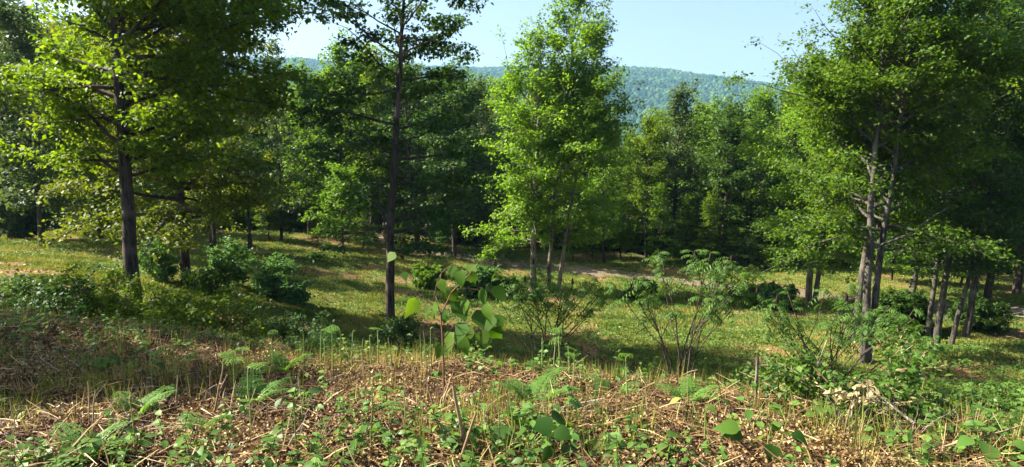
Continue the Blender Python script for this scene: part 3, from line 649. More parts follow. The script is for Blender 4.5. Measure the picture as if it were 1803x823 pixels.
# ---- sumacs
def compound(mbf, p, d, Lf, n=7, ll=.10, wid=1.):
    """pinnate leaves: p,d (m,3) starts and directions"""
    m = len(p); q = np.linspace(.15, 1, n)
    dn = d.copy(); dr = np.stack([0 * Lf, 0 * Lf, -Lf * .55], -1)
    pts = p[:, None] + d[:, None] * (Lf[:, None] * q)[..., None] + dr[:, None] * (q ** 2)[None, :, None]
    t = nrm(d[:, None] * Lf[:, None, None] + dr[:, None] * 2 * q[None, :, None])
    sidev = nrm(np.cross(t, np.array([0, 0, 1.]))); up = np.cross(sidev, t)
    for sgn in (-1, 1):
        A = nrm(sidev * sgn + t * .45 + [0, 0, -.25]); k = A.reshape(-1, 3)
        sz = ll * (1 - .35 * np.abs(q - .5) * 2)[None, :] * np.ones((m, 1)) * rng.uniform(.8, 1.15, (m, n))
        scatter(mbf, *LANCE, pts.reshape(-1, 3), k, up.reshape(-1, 3) + rv(m * n, .15), sz.ravel() * wid, np.clip(rng.normal(.5, .2, m * n), 0, 1))
    st = np.concatenate([p[:, None], pts], 1)
    return st
def sumac(loc, label, h, w, nst=7, leaves=1., seed_az=0.):
    root = empty('sumac', loc); tag(root, label, 'shrub', 'sumacs below the brow')
    fol = MB(); tips = []; tipd = []
    for i in range(nst):
        a = seed_az + i * 2.4 + rng.normal(0, .3); out = w * rng.uniform(.35, 1.) ; hh = h * rng.uniform(.72, 1.)
        k = 9; t = np.linspace(0, 1, k)
        z0 = rng.uniform(.05, .55) if i > 1 else 0
        pl = np.c_[cos(a) * out * t ** 1.25, sin(a) * out * t ** 1.25, z0 + (hh - z0) * t - (.1 if i < 2 else 0) * (t == 0)] + np.cumsum(rng.normal(0, .034, (k, 3)), 0) * (t > 0)[:, None]
        sm = MB(); tubes(sm, pl, .022 * (1 - .7 * t), 6); tips.append(pl[-1]); tipd.append(pl[-1] - pl[-2])
        for j in range(int(rng.integers(3, 6))):
            tt = rng.uniform(.35, .8); p0 = np.array([np.interp(tt, t, pl[:, c]) for c in range(3)]); a2 = a + rng.normal(0, 1.1)
            L = h * (1 - tt) * rng.uniform(.8, 1.05) + .12; tq = np.linspace(0, 1, 5)
            b_ = p0 + np.c_[cos(a2) * L * .65 * tq, sin(a2) * L * .65 * tq, L * .8 * tq ** 1.2] + np.cumsum(rng.normal(0, .012, (5, 3)), 0)
            tubes(sm, b_, .011 * (1 - .5 * tq), 5); tips.append(b_[-1]); tipd.append(b_[-1] - b_[-2])
        sm.build('stem', G['darkbark'], root, True)
    tips = np.array(tips); tipd = nrm(np.array(tipd))
    if leaves > 0:
        nl_ = int(11 * leaves); r = np.repeat(np.arange(len(tips)), nl_); m = len(r)
        a = rng.uniform(0, 2 * pi, m); el = rng.uniform(-.5, .8, m)
        d = np.stack([np.cos(a) * np.cos(el), np.sin(a) * np.cos(el), np.sin(el)], -1)
        st = compound(fol, tips[r] - tipd[r] * (rng.random(m) ** 1.6 * .75)[:, None], d, rng.uniform(.2, .40, m), 6, .11)
        tubes(fol, st, np.full(st.shape[:2], .0028), 3, .3)
        fol.build('foliage', G['sumac'], root)
        fr = np.random.default_rng(5).choice(len(tips), min(3, len(tips)), False)
        for j in fr:
            cm = MB(); t = np.linspace(0, 1, 6); tubes(cm, tips[j] + np.array([0, 0, 1.]) * (t * .15)[:, None], .028 * np.array([.5, 1, 1, .85, .6, .15]), 6)
            cm.build('fruit_cluster', G['conefruit'], root, True)
    return root
sumac(b2(966, 14.5), 'left sumac with an umbrella of leaves over dark bare stems', 3.15, 1.15, 6, .85)
sumac(b2(1194, 13), 'middle sumac with many fanned stems, tallest of the sumacs', 3.2, 1.3, 7, .85)
sumac(b2(1452, 12), 'right sumac with bare forked stems and few leaves beside the green thicket', 2.9, 1.6, 6, .7, .9)

# ---- ferns, stalks, sapling, sticks on the brow
def frond(mbf, p0, a, L, el=.9, r=.5, np_=13, wid=.42, curl=.9):
    q = np.linspace(.22, 1, np_); dxy = np.array([cos(a), sin(a), 0])
    def at(t): return p0 + dxy * (L * (t * cos(el) + .25 * t * t)) + np.array([0, 0, 1.]) * L * (t * sin(el) - .45 * curl * t * t)
    ts = np.linspace(0, 1, 10); pl = np.array([at(t) for t in ts]); tubes(mbf, pl, .0045 * (1 - .8 * ts) * (L / .5), 4, r)
    up = np.array([0, 0, 1.])
    for i, t in enumerate(q):
        p = at(t); tg = nrm(at(min(1, t + .02)) - at(t - .02)); s = nrm(np.cross(tg, up)); Lp = wid * L * (1 - t) ** .75 * (.9 if i else .75) + .012
        for sg in (-1, 1):
            d = nrm(s * sg + tg * .35 + up * rng.normal(-.05, .08)); n = max(3, int(Lp / .018)); w = np.linspace(.08, 1, n)
            pp = p + d * (w * Lp)[:, None] - up * (w ** 2 * Lp * .15)[:, None]
            for s2 in (-1, 1):
                A = np.tile(nrm(tg * s2 + d * .5), (n, 1)); scatter(mbf, *LEAF4, pp, A, np.tile(np.cross(tg, s) * -1 + up, (n, 1)) + rv(n, .15), .32 * Lp * (1.1 - w) + .008, np.full(n, r) + rng.normal(0, .1, n))
def fern(u, v, L, label, nf=4, r=.6, group='ferns on the brow', az=None, loc=None):
    loc = loc or hit(u, v); root = empty('fern', loc); tag(root, label, 'fern', group)
    for i in range(nf):
        m = MB(); a = (az if az is not None else 0) + i * 2.4 + rng.normal(0, .3); frond(m, np.array([0, 0, -.01]), a, L * rng.uniform(.75, 1.1), rng.uniform(.8, 1.2), r); m.build('frond', G['fern'], root)
    return root
for u, v, L, nf, lb in ((235, 745, .42, 4, 'light green fern on brown litter at lower left'), (442, 715, .40, 4, 'fern left of the upright leafless stalks in the middle left'),
        (148, 812, .40, 4, 'fern at the bottom edge near the left corner'), (560, 622, .62, 4, 'bright fern lit by sun over the leaning fallen branch'), (500, 660, .5, 3, 'fern just below the foot of the dark shrubs'),
        (938, 722, .46, 5, 'feathery fern below the left sumac'), (1212, 716, .36, 4, 'small fern at the foot of the middle sumac'), (960, 668, .32, 3, 'small upright fern among stalks under the left sumac'),
        (1085, 700, .32, 3, 'small fern on the brow between the two leafy sumacs'), (1600, 665, .5, 5, 'fern in the thicket right of the big maple foot'), (1690, 640, .5, 5, 'fern at the back of the thicket below the trunk cluster'),
        (1415, 640, .5, 5, 'tall fern behind the bare sumac stems'), (1770, 690, .45, 5, 'fern close to the right edge in the thicket'), (1560, 720, .4, 4, 'fern in front of the dark thicket beside withered leaves'),
        (350, 770, .3, 3, 'small fern below the broken upright dry stalk at left'), (1790, 655, .5, 4, 'fern at the right edge above the thicket'), (640, 745, .3, 3, 'small fern on litter below the oak')):
    fern(u, v, L, lb, nf)
def stalk(u, v, h, label, curl=True, group='bracken stalks along the brow', mat='stem', rad=.006, name='fern_stalk', leafy=True):
    loc = hit(u, v); root = empty(name, loc); tag(root, label, 'fern stalk', group)
    t = np.linspace(0, 1, 9); lx, ly = rng.normal(0, .05, 2) * h
    pl = np.c_[lx * t ** 1.5, ly * t ** 1.5, h * t - .03 * (t == 0)] + np.cumsum(rng.normal(0, .002, (9, 3)), 0)
    m = MB(); tubes(m, pl, rad * (1 - .45 * t), 6)
    if curl:
        a = np.linspace(0, 4.4, 10); c = pl[-1]; rr = .022 * (1 - a / 6); dx = rng.choice([-1, 1])
        cp = np.c_[c[0] + dx * (rr[0] - rr * np.cos(a)), np.full(10, c[1]), c[2] + rr * np.sin(a)]; tubes(m, cp, .0045 * (1 - a / 9), 5)
    m.build('stem', G[mat], root, True)
    if leafy:
        for i in range(int(rng.integers(1, 4))):
            fm = MB(); frond(fm, pl[-1 - i % 3], rng.uniform(0, 6.28), h * rng.uniform(.22, .42), rng.uniform(.5, 1.2), .75, 8, .5); fm.build('frond', G['fern'], root)
    return root
for u, v, h, lb in ((219, 690, .56, 'tallest green stalk at left with unrolling fern top, against dark litter'), (48, 650, .52, 'green stalk with drooping top near the left edge'),
        (315, 712, .50, 'green fern stalk between two ferns at left'), (414, 722, .45, 'green stalk with a feathery top left of the leaning branch'), (443, 765, .42, 'leaning green stalk in front of the lower left litter'),
        (268, 690, .35, 'short leafy stalk right of the tallest left stalk'), (1010, 676, .33, 'single stalk with a forked top under the left sumac'), (1106, 710, .34, 'stalk with a drooping tip between the leafy sumacs')):
    stalk(u, v, h, lb)
for u in (480, 536, 566, 575, 587, 602, 620, 638, 654, 665, 690, 741, 752, 760, 955, 975, 985, 1003):
    stalk(u, float(I(u, [480, 620, 760, 1003], [648, 650, 655, 664])) + rng.uniform(-2, 6), rng.uniform(.36, .5), spot('slim straight green stalk in the row on the brow', u, LMN, ('left of', 'near', 'right of')), leafy=rng.random() < .15, curl=rng.random() < .4, rad=.0085)
for u, v, h in ((655, 812, .46), (683, 742, .32), (240, 800, .3), (520, 805, .3), (865, 745, .3), (716, 770, .28), (880, 812, .4), (905, 800, .36), (1240, 800, .3)):
    stalk(u, v, h, spot('bare straight green stalk low in the foreground litter', u, LMN, ('left of', 'near', 'right of')), leafy=False, curl=False, rad=.005)
for i in range(26):
    u = rng.uniform(20, 1700); v = float(I(u, [0, 400, 900, 1300, 1803], [700, 720, 710, 760, 800])) + rng.uniform(-25, 90)
    stalk(u, min(v, 818), rng.uniform(.12, .34), spot('broken dry stub ' + ('near the bottom edge' if v > 775 else 'midway down the litter' if v > 730 else 'high on the litter'), u, LMN, ('left of', 'near', 'right of')), False, 'broken dry stubs standing in the litter', 'drystem', rng.uniform(.003, .006), 'bracken_stub', False)
# the broken thick dry stem and the two at lower middle
def stick(name, p, q, r0, r1, label, mat='drystem', group=None, cat='stick', bend=.05, forks=2):
    p, q = np.array(p), np.array(q); t = np.linspace(0, 1, 8); L = np.linalg.norm(q - p)
    pl = p + (q - p) * t[:, None] + np.cumsum(rng.normal(0, bend * L * .12, (8, 3)), 0) * (t * 1)[:, None]
    m = MB(); tubes(m, pl - pl[0], r0 + (r1 - r0) * t, 7)
    for i in range(forks):
        tt = rng.uniform(.4, .9); b_ = np.array([np.interp(tt, t, (pl - pl[0])[:, c]) for c in range(3)]); d = nrm((q - p) / L + rng.normal(0, .45, 3)); l = L * rng.uniform(.12, .3)
        tubes(m, np.array([b_, b_ + d * l * .5 + rng.normal(0, .01, 3), b_ + d * l]), np.array([r1 + .3 * (r0 - r1) * (1 - tt), r1 * .8, r1 * .4]), 5)
    o = m.build(name, G[mat], smooth_=True, loc=tuple(pl[0])); tag(o, label, cat, group); return o
def up(u, v, h, du=0): x, y, z = hit(u, v); return (x, y, z - .02), (x + du, y + rng.uniform(-.1, .1), z + h)
stick('dry_stick', *up(374, 742, .45, .14), .009, .005, 'broken reddish stick leaning right among left ferns', forks=3)
stick('dry_stick', *up(822, 800, .42, -.06), .011, .008, 'thick pale broken stalk standing below the big leaved sapling', forks=0)
stick('dry_stick', *up(805, 822, .28, .10), .009, .006, 'thick dry stalk slanting at the bottom middle', forks=0)
stick('dry_stick', *up(1412, 718, .55, .16), .006, .004, 'thin grey pole leaning up in front of the bare sumac', 'deadwood', forks=1)
stick('dry_stick', *up(1330, 725, .42, .0), .012, .010, 'short pale post-like stub left of the thicket', 'deadwood', forks=0)
for i in range(34):
    u = rng.uniform(0, 1760); v = float(I(u, [0, 900, 1300, 1803], [640, 680, 740, 800])) + rng.uniform(0, 120); x, y, z = hit(u, min(v, 815))
    a = rng.uniform(-.9, .9) + (pi if rng.random() < .5 else 0); L = rng.uniform(.25, .8)
    stick('fallen_twig', (x, y, z + .035), (x + cos(a) * L, y + sin(a) * L * .7, g1(x + cos(a) * L, y + sin(a) * L * .7) + rng.uniform(.03, .14)), rng.uniform(.004, .010), .003, spot(('grey ' if i % 2 else 'brown ') + ('long' if L > .55 else 'short') + ' twig lying ' + ('near the bottom edge' if v > 765 else 'midway down the litter' if v > 710 else 'high on the litter'), u, LMN, ('left of', 'near', 'right of')), 'deadwood' if i % 2 else 'drystem', 'twigs lying on the litter')
# leaning branch at left middle with its own leaves
x1, y1, z1 = hit(622, 618); 
pb = np.array([x1, y1, z1]); yb = y1 + .4; zb = z_at(522, yb); qb = np.array([x_at(436, yb, zb), yb, zb])
root = empty('fallen_branch', tuple(pb)); tag(root, 'long dark leafy branch leaning up to the left over the brow', 'branch')
m = MB(); t = np.linspace(0, 1, 10); pl = (qb - pb) * t[:, None] + np.c_[0 * t, 0 * t, .14 * np.sin(t * pi)]
tubes(m, pl, .016 * (1 - .75 * t), 7); tw = []
for tt in np.linspace(.25, 1, 14):
    b_ = np.array([np.interp(tt, t, pl[:, c]) for c in range(3)]); d = nrm(nrm(qb - pb) + rng.normal(0, .6, 3) + [0, 0, -.2]); l = rng.uniform(.2, .5); tubes(m, np.array([b_, b_ + d * l * .5, b_ + d * l + [0, 0, -.04]]), np.array([.005, .004, .002]), 4); tw.append((b_, d, l))
m.build('bough', G['darkbark'], root, True); fm = MB()
for b_, d, l in tw:
    n = 14; w = rng.uniform(.3, 1.1, n); scatter(fm, *OVAL, b_ + d * (w * l)[:, None] + rv(n, .03), nrm(d + rv(n, .7) + [0, 0, -.5]), rv(n, .6) + [0, 0, 1.], rng.uniform(.06, .11, n), rng.random(n) * .5)
fm.build('foliage', G['oak'], root)
# big leaved sapling
xs_, ys_, zs_ = hit(782, 700); root = empty('sapling', (xs_, ys_, zs_)); tag(root, 'slender red stemmed sapling with big drooping heart shaped leaves in the foreground', 'sapling')
def rel(u, v, dy=0.):
    Y = ys_ + dy; z = z_at(v, Y); return np.array([x_at(u, Y, z) - xs_, dy, z - zs_])
st = np.array([rel(782, 704), rel(781, 640), rel(779, 590, .02), rel(776, 555, .03), rel(786, 535, .02), rel(795, 515, .0), rel(815, 495, -.03), rel(828, 482, -.05)])
m = MB(); tubes(m, st, np.linspace(.0095, .004, len(st)), 7)
side = [(779, 600, .02, [(800, 572), (838, 562), (868, 545)]), (777, 560, .03, [(760, 535), (742, 520), (724, 530)]), (780, 620, .02, [(800, 605), (825, 590), (845, 588)]), (795, 515, 0, [(812, 508), (840, 510), (862, 525)]), (776, 555, .03, [(765, 520), (770, 495), (778, 480)])]
lv = [(820, 580, 1.25), (805, 540, 1.1), (828, 587, 1.), (858, 548, .9), (868, 570, .85), (848, 522, .85), (733, 538, 1.), (790, 520, .95), (775, 505, .9), (812, 487, .95), (835, 480, .9), (826, 492, .8), (770, 545, .8), (800, 600, 1.), (815, 605, .9), (846, 596, .9), (865, 592, .8), (788, 560, .8), (798, 480, .7), (870, 518, .9), (694, 458, .6), (712, 492, .5), (880, 568, .8), (757, 553, .6), (838, 560, .95), (780, 620, .8), (823, 540, .8)]
for u, v, dy, pp in side:
    pts = [rel(u, v, dy)] + [rel(a, b_, dy + rng.normal(0, .04)) for a, b_ in pp]; tubes(m, np.array(pts), np.linspace(.005, .002, len(pts)), 5)
nodes = np.vstack([st[3:]] + [[rel(a, b_, dy) for a, b_ in pp] for u, v, dy, pp in side])
for u, v, s in lv:
    c = rel(u, v - 14, rng.normal(0, .07)); j = int(np.argmin(((nodes - c) ** 2).sum(1))); tubes(m, np.array([nodes[j], (nodes[j] + c) / 2 + [0, 0, .012], c]), np.array([.002, .0018, .0015]), 4)
    f_ = MB(); a = rng.uniform(-1.2, 1.2) - pi / 2
    A = nrm(np.array([[cos(a) * .55 + (c[0] - nodes[j][0]) * 2, sin(a) * .3, -.75]])); Nn = np.array([[rng.normal(-.5, .4), -.7, rng.uniform(.3, 1.)]])
    tvj = HEART[0] + rng.normal(0, .012, HEART[0].shape); scatter(f_, tvj, HEART[1], c[None], A, Nn, np.array([[s * .18 * rng.uniform(.85, 1.15), s * .18 * rng.uniform(.75, 1.1), s * .18 * rng.uniform(-.3, 1.8)]]), np.array([rng.uniform(.3, .95)]))
    f_.build('leaf', G['bigleaf'], root)
m.build('stem', G['redstem'], root, True)
# dead hanging leaves round its foot
shrub('withered_plant', hit(770, 745), 'withered brown plant drooping below the foot of the sapling', .38, .16, 'litter', 'drystem', n=4, nl=16, leaf=.07, per=5, tmpl=OVAL, cat='plant', sec=.1, tert=.08, spread=.03)
# thicket on the right
for u, v, h, r, lm, lf, lb in ((1420, 735, .30, .30, 'sumac', .05, 'leafy green bush at the left end of the right hand thicket'), (1490, 735, .36, .38, 'sumac', .05, 'green bush under the big maple foot in the thicket'),
        (1565, 735, .36, .40, 'sumac', .05, 'dark green bush in the middle of the right hand thicket'), (1650, 728, .34, .42, 'fresh', .05, 'dark bush behind the withered leaves in the thicket'),
        (1745, 728, .42, .42, 'sumac', .06, 'leafy bush near the right edge of the thicket'), (1800, 760, .4, .3, 'fern', .06, 'light green bush cut by the right edge'), (1290, 722, .3, .22, 'herb', .05, 'small yellowish bush left of the thicket'),
        (1360, 740, .26, .2, 'herb', .055, 'small broad leaved plant beside the short pale stub')):
    x, y, z = hit(u, v); shrub('thicket_bush', (x, y, z - .02), lb, h * .56, r * 1.3, lm, 'drystem', n=9, nl=46, leaf=lf * rng.uniform(.7, 1.05), per=5, group='bushes of the right hand thicket', sec=.10, tert=.09, spread=.035, tmpl=OVAL, srad=.006)
for u, v, h, r, lb in ((1600, 775, .32, .38, 'largest pale withered bush in front of the thicket'), (1695, 755, .3, .32, 'pale withered bush right of the largest one'), (1500, 765, .30, .25, 'small withered pale sprig behind the largest withered bush'), (1690, 780, .26, .2, 'withered sprig at the back right of the thicket')):
    x, y, z = hit(u, v); shrub('withered_bush', (x, y, z), lb, h * .95, r * .95, 'deadleaf', 'deadwood', n=7, nl=38, leaf=.042, per=4, group='withered bushes with pale leaves', sec=.09, tert=.08, spread=.03, tmpl=OVAL, srad=.004)
# broad leaved plants in the foreground
def herb(u, v, n, ls, h, label, mat='bigleaf', tm=HEART, group='broad leaved plants in the foreground'):
    loc = hit(u, v); root = empty('leafy_plant', loc); tag(root, label, 'plant', group); m = MB(); t = np.linspace(0, 1, 5)
    for i in range(n):
        a = i * 2.4 + rng.normal(0, .4); hh = h * rng.uniform(.4, 1.); o_ = rng.uniform(.25, .8) * h
        pl = np.c_[cos(a) * o_ * t, sin(a) * o_ * t, hh * t ** .8 - .01]; tubes(m, pl, .003 * (1 - .5 * t), 4)
        f_ = MB(); A = np.array([[cos(a), sin(a), rng.uniform(-.6, .2)]]); scatter(f_, *tm, pl[-1:], A, np.array([[rng.normal(0, .4), rng.normal(-.3, .3), 1.]]), np.array([ls * rng.uniform(.7, 1.2)]), np.array([rng.random()])); f_.build('leaf', G[mat], root)
    m.build('stem', G['stem'], root, True)
for u, v, n, ls, h, lb, mt in ((925, 800, 7, .15, .30, 'plant with the largest foreground leaves, bottom middle', 'bigleaf'), (985, 815, 7, .10, .25, 'dense leafy plant right of the largest leaves at the bottom', 'bigleaf'),
        (960, 765, 8, .09, .22, 'leafy plant just above the largest foreground leaves', 'bush'), (855, 790, 8, .08, .2, 'leafy plant left of the largest foreground leaves', 'herb'),
        (1040, 800, 7, .09, .2, 'leafy plant in shade at the bottom right of centre', 'bush'), (1150, 815, 8, .11, .16, 'low broad plant at the bottom edge right of centre', 'bigleaf'), (1345, 812, 7, .13, .2, 'dark broad leaved plant at the bottom right of centre', 'bigleaf'),
        (165, 655, 6, .16, .2, 'large flat dark leaves on the shaded litter at left', 'bigleaf'), (270, 665, 6, .12, .2, 'dark leaves right of the tallest left stalk', 'bigleaf'), (120, 815, 8, .08, .14, 'small leafy plant at the bottom left', 'herb'),
        (230, 815, 9, .07, .14, 'rosette of small leaves at the bottom edge, left', 'herb'), (190, 800, 5, .10, .14, 'plant with three pale upright leaves, bottom left', 'bush'), (590, 772, 6, .07, .15, 'yellowing plant in the litter, bottom left of centre', 'herb'), (685, 785, 5, .08, .12, 'single round leaved plant below the oak', 'herb'),
        (865, 665, 5, .09, .15, 'bright plant on the brow right of the sapling', 'fern'), (1320, 760, 9, .09, .2, 'bright yellowish broad leaves below the short pale stub', 'fern'), (1455, 760, 9, .10, .2, 'bright broad leaves in front of the thicket', 'fern'),
        (1395, 775, 8, .09, .18, 'broad leaves between the bright plants at lower right', 'herb'), (1560, 800, 8, .08, .2, 'leafy plant below the withered bush', 'herb'), (1730, 815, 9, .12, .18, 'big bright leaves left of the bottom right corner', 'fern'), (1785, 805, 9, .12, .22, 'big bright leaves filling the bottom right corner', 'fern'),
        (1665, 800, 8, .07, .16, 'small leafy plant under the right withered bush', 'herb'), (1230, 745, 7, .07, .18, 'leafy plant on pale litter below the middle sumac', 'herb'), (530, 735, 8, .08, .2, 'leafy plant right of the left ferns', 'bush'), (60, 745, 7, .07, .14, 'leafy plant on brown litter at the left edge', 'herb'), (395, 800, 8, .06, .14, 'small plant at the bottom left of centre', 'bush')):
    herb(u, v, n, ls, h, lb, mt, HEART if ls > .1 else OVAL)
# brush heap past the trunk cluster
for i in range(16):
    x, y, z = place(1745 + rng.uniform(-25, 60), 32.5 + rng.uniform(-1, 1)); a = rng.normal(0, .25) + (pi if i % 2 else 0); L = rng.uniform(1.2, 2.6)
    stick('brush_branch', (x, y, z + .1 + .03 * i), (x + cos(a) * L, y + sin(a) * L, z + .1 + rng.uniform(0, .5)), rng.uniform(.02, .045), .012, ('long ' if L > 1.9 else 'short ') + ('grey branch low in the brush heap, ' if i < 6 else 'grey branch midway up the brush heap, ' if i < 11 else 'grey branch on top of the brush heap, ') + 'thick end to the ' + ('right' if i % 2 else 'left'), 'deadwood', 'brush heap at the right edge')

# ---------------------------------------------------------------- ground cover that nobody could count
def spread_xy(n, y0, y1, wide=.86, pad=1.2, pw=1.0):
    Y = y0 * (y1 / y0) ** (rng.random(n) ** pw); return (rng.random(n) * 2 - 1) * (Y * wide + pad), Y
def blades(n, h, w):
    v = []; f = []
    for i in range(n):
        a = i * 2.4; dx, dy = cos(a), sin(a); q = len(v)
        v += [[dx * .2 - dy * w, dy * .2 + dx * w, 0], [dx * .2 + dy * w, dy * .2 - dx * w, 0], [dx * (.5 + .25 * (i % 2)), dy * .55, h * (1 - .2 * (i % 3))]]; f += [[q, q + 1, q + 2]]
    return np.array(v), np.array(f)
# meadow grass
x, y = spread_xy(330000, 9, 66, pw=.9)
k = (near_zone(x, y) < .6) & ((track_dist(x, y) > .95 + .5 * rng.random(len(x))) | ((track_dist(x, y) < .35) & (rng.random(len(x)) < .5))) & ((wood_zone(x, y) < .5) | (rng.random(len(x)) < .25)) & (fbm(x * .35, y * .5, 3, 40) < rng.uniform(.02, .42, len(x)))
x, y = x[k], y[k]; n = len(x); z = ground(x, y)
mb = MB(); pat = fbm(x * .5, y * .5, 3, 50)
s = rng.uniform(.6, 1.3, n) * np.interp(y, [9, 25, 60], [.075, .10, .15]); yaw = rng.uniform(0, 2 * pi, n)
scatter(mb, *blades(4, 1.1, .13), np.stack([x, y, z - .005], -1), np.stack([np.cos(yaw), np.sin(yaw), 0 * yaw], -1), rv(n, .15) + [0, 0, 1.], s * (1 + .8 * np.clip(fbm(x * .9, y * .9, 2, 51), 0, 1)), np.clip(.42 + pat * .7 + rng.normal(0, .17, n), 0, 1))
tag(mb.build('meadow_grass', G['grass']), 'short sunlit grass of mixed green and straw covering the clearing', 'grass', kind='stuff')
# low weeds in the meadow, in clumps
cx, cyy = spread_xy(5200, 11, 60); k = (near_zone(cx, cyy) < .9) & (track_dist(cx, cyy) > 1.5) & (fbm(cx * .3, cyy * .3, 2, 60) > -.02); cx, cyy = cx[k], cyy[k]
rr = np.repeat(np.arange(len(cx)), 42); n = len(rr); rad_ = rng.uniform(.12, .55, len(cx))[rr]
x = cx[rr] + rng.normal(0, 1, n) * rad_; y = cyy[rr] + rng.normal(0, 1, n) * rad_; z = ground(x, y) + rng.uniform(.02, .16, n)
mb = MB(); scatter(mb, *LEAF4, np.stack([x, y, z], -1), rv(n) * [1, 1, .3], rv(n, .4) + [0, 0, 1.], rng.uniform(.05, .12, n), np.clip(rng.normal(.5, .2, n) + .2 * (hash2(cx, cyy, 3)[rr] - .5), 0, 1))
tag(mb.build('meadow_weeds', G['weed']), 'low leafy weeds scattered in clumps through the meadow grass', 'weeds', kind='stuff')
# fallen leaves and chips in the meadow
x, y = spread_xy(36000, 11, 58); k = (track_dist(x, y) > 1.2) & (fbm(x * .35, y * .5, 3, 40) > rng.uniform(-.1, .3, len(x))); x, y = x[k], y[k]; n = len(x)
mb = MB(); scatter(mb, *LEAF4, np.stack([x, y, ground(x, y) + .03], -1), rv(n) * [1, 1, .3], rv(n, .5) + [0, 0, 1.], rng.uniform(.05, .13, n), rng.random(n))
tag(mb.build('meadow_leaf_litter', G['litter']), 'brown fallen leaves and cut debris on the bare patches of the meadow', 'leaf litter', kind='stuff')
# bracken litter
CURL = (np.array([[0, 0, 0], [.3, .28, .16], [.35, 0, .0], [.3, -.25, .2], [.75, .2, .1], [.7, 0, -.08], [.75, -.2, .16], [1.05, 0, .12]]), np.array([[0, 2, 1, 1], [0, 3, 2, 2], [1, 2, 5, 4], [2, 3, 6, 5], [4, 5, 7, 7], [5, 6, 7, 7]]))
CURL = (CURL[0], np.array([[1, 2, 5, 4], [2, 3, 6, 5]]))
def near_pts(n, y1=14.5, thr=.35):
    x, y = spread_xy(n, 2.5, y1, .86, 1.0); k = near_zone(x, y) > rng.random(n) * .9 + .05; return x[k], y[k]
x, y = near_pts(290000); k = fbm(x * 2.2, y * 2.2, 3, 72) + .55 > rng.random(len(x)) * .45; x, y = x[k], y[k]; n = len(x); pile = np.clip(fbm(x * 1.3, y * 1.3, 3, 70), -.3, .6)
mb = MB(); scatter(mb, *CURL, np.stack([x, y, ground(x, y) + rng.random(n) ** 1.5 * (.05 + .12 * np.clip(pile, 0, 1))], -1), rv(n) * [1, 1, .5], rv(n, .75) + [0, 0, .8], rng.uniform(.02, .062, n) * np.interp(y, [3, 12], [.8, 1.25]), np.clip(rng.normal(.48, .25, n) + pile * .3 + .3 * fbm(x * .45, y * .45, 2, 73), 0, 1))
x, y = near_pts(22000); n = len(x); scatter(mb, np.array([[0, -.013, 0], [0, .013, 0], [.5, .012, .03], [.5, -.012, .03], [1, .006, -.02], [1, -.006, -.02]]), np.array([[0, 1, 2, 3], [3, 2, 4, 5]]), np.stack([x, y, ground(x, y) + rng.uniform(.01, .1, n)], -1), rv(n) * [1, .7, .28], rv(n, .6) + [0, 0, 1.], np.c_[rng.uniform(.06, .30, n), rng.uniform(.1, .3, n), rng.uniform(.1, .4, n)], np.clip(rng.normal(.6, .25, n), 0, 1))
for i in range(260):
    fx, fy = near_pts(3, 12); 
    if len(fx): frond(mb, np.array([fx[0], fy[0], g1(fx[0], fy[0]) + rng.uniform(.02, .06)]), rng.uniform(0, 6.28), rng.uniform(.18, .38), rng.uniform(-.1, .25), rng.uniform(.15, .6), 8, .3, .5)
tag(mb.build('bracken_litter', G['litter']), 'dead brown bracken fronds and straw matted over the near brow', 'litter', kind='stuff')
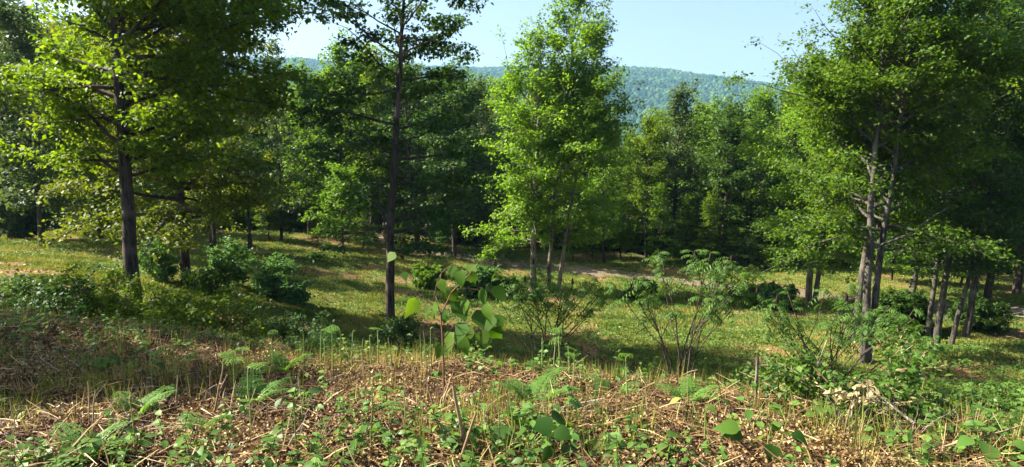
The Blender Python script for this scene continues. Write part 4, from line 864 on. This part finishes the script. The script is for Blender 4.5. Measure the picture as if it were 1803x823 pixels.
# small green seedlings through the litter
cx, cyy = near_pts(3600); k = fbm(cx * .5, cyy * .5, 2, 80) + .28 * (cx > 2) + .1 > rng.uniform(-.2, .35, len(cx)); cx, cyy = cx[k], cyy[k]; m_ = len(cx)
mb = MB(); hh = rng.uniform(.06, .24, m_) * np.where(rng.random(m_) < .12, 2., 1.); q = np.linspace(0, 1, 4); ln = rng.normal(0, .25, (m_, 2)); b_ = np.stack([cx, cyy, ground(cx, cyy)], -1)
PLs = b_[:, None] + np.stack([ln[:, 0:1] * hh[:, None] * q, ln[:, 1:2] * hh[:, None] * q, hh[:, None] * q], -1); tubes(mb, PLs, np.full((m_, 4), .0022), 3, .4)
rr = np.repeat(np.arange(m_), 11); n = len(rr); w = rng.uniform(.3, 1, n); a = rng.uniform(0, 2 * pi, n)
pp = b_[rr] + np.stack([ln[rr, 0] * hh[rr] * w, ln[rr, 1] * hh[rr] * w, hh[rr] * w], -1)
scatter(mb, *OVAL, pp, np.stack([np.cos(a), np.sin(a), rng.uniform(-.3, .4, n)], -1), rv(n, .35) + [0, 0, 1.], rng.uniform(.028, .07, n) * np.interp(b_[rr, 1], [3, 10], [.9, 1.3]), np.clip(rng.normal(.5, .2, n) + .3 * (hash2(cx, cyy, 7)[rr] - .5), 0, 1))
tag(mb.build('seedlings', G['herb']), 'small green and yellowing seedlings coming up through the dead bracken', 'ground cover', kind='stuff')
# tufts of long grass on the brow
x, y = near_pts(9000); k = fbm(x * .8, y * .8, 2, 90) + .12 * (y - 6) > rng.uniform(-.25, .4, len(x)); x, y = x[k], y[k]; n = len(x); mb = MB(); yaw = rng.uniform(0, 6.28, n)
scatter(mb, *blades(6, 2.2, .035), np.stack([x, y, ground(x, y)], -1), np.stack([np.cos(yaw), np.sin(yaw), 0 * yaw], -1), rv(n, .2) + [0, 0, 1.], rng.uniform(.04, .15, n), rng.uniform(.1, 1., n))
tag(mb.build('brow_grass', G['grass']), 'thin grass blades and straw standing up through the litter', 'grass', kind='stuff')

# ---------------------------------------------------------------- air
hz = MB(); X0, X1, Y0, Y1, Z0, Z1 = -6600, 6600, -6600, 6600, -420, 420
v = [(x, y, z) for x in (X0, X1) for y in (Y0, Y1) for z in (Z0, Z1)]
hz.add(v, [[0, 1, 3, 2], [4, 6, 7, 5], [0, 4, 5, 1], [2, 3, 7, 6], [0, 2, 6, 4], [1, 5, 7, 3]])
m, nt, out = newmat('haze'); pv = N(nt, 'ShaderNodeVolumePrincipled'); pv.inputs['Color'].default_value = (.34, .64, 1, 1); pv.inputs['Density'].default_value = .00014; pv.inputs['Anisotropy'].default_value = .2
nt.links.new(pv.outputs[0], out.inputs['Volume']); tag(hz.build('haze', m), kind='stuff')
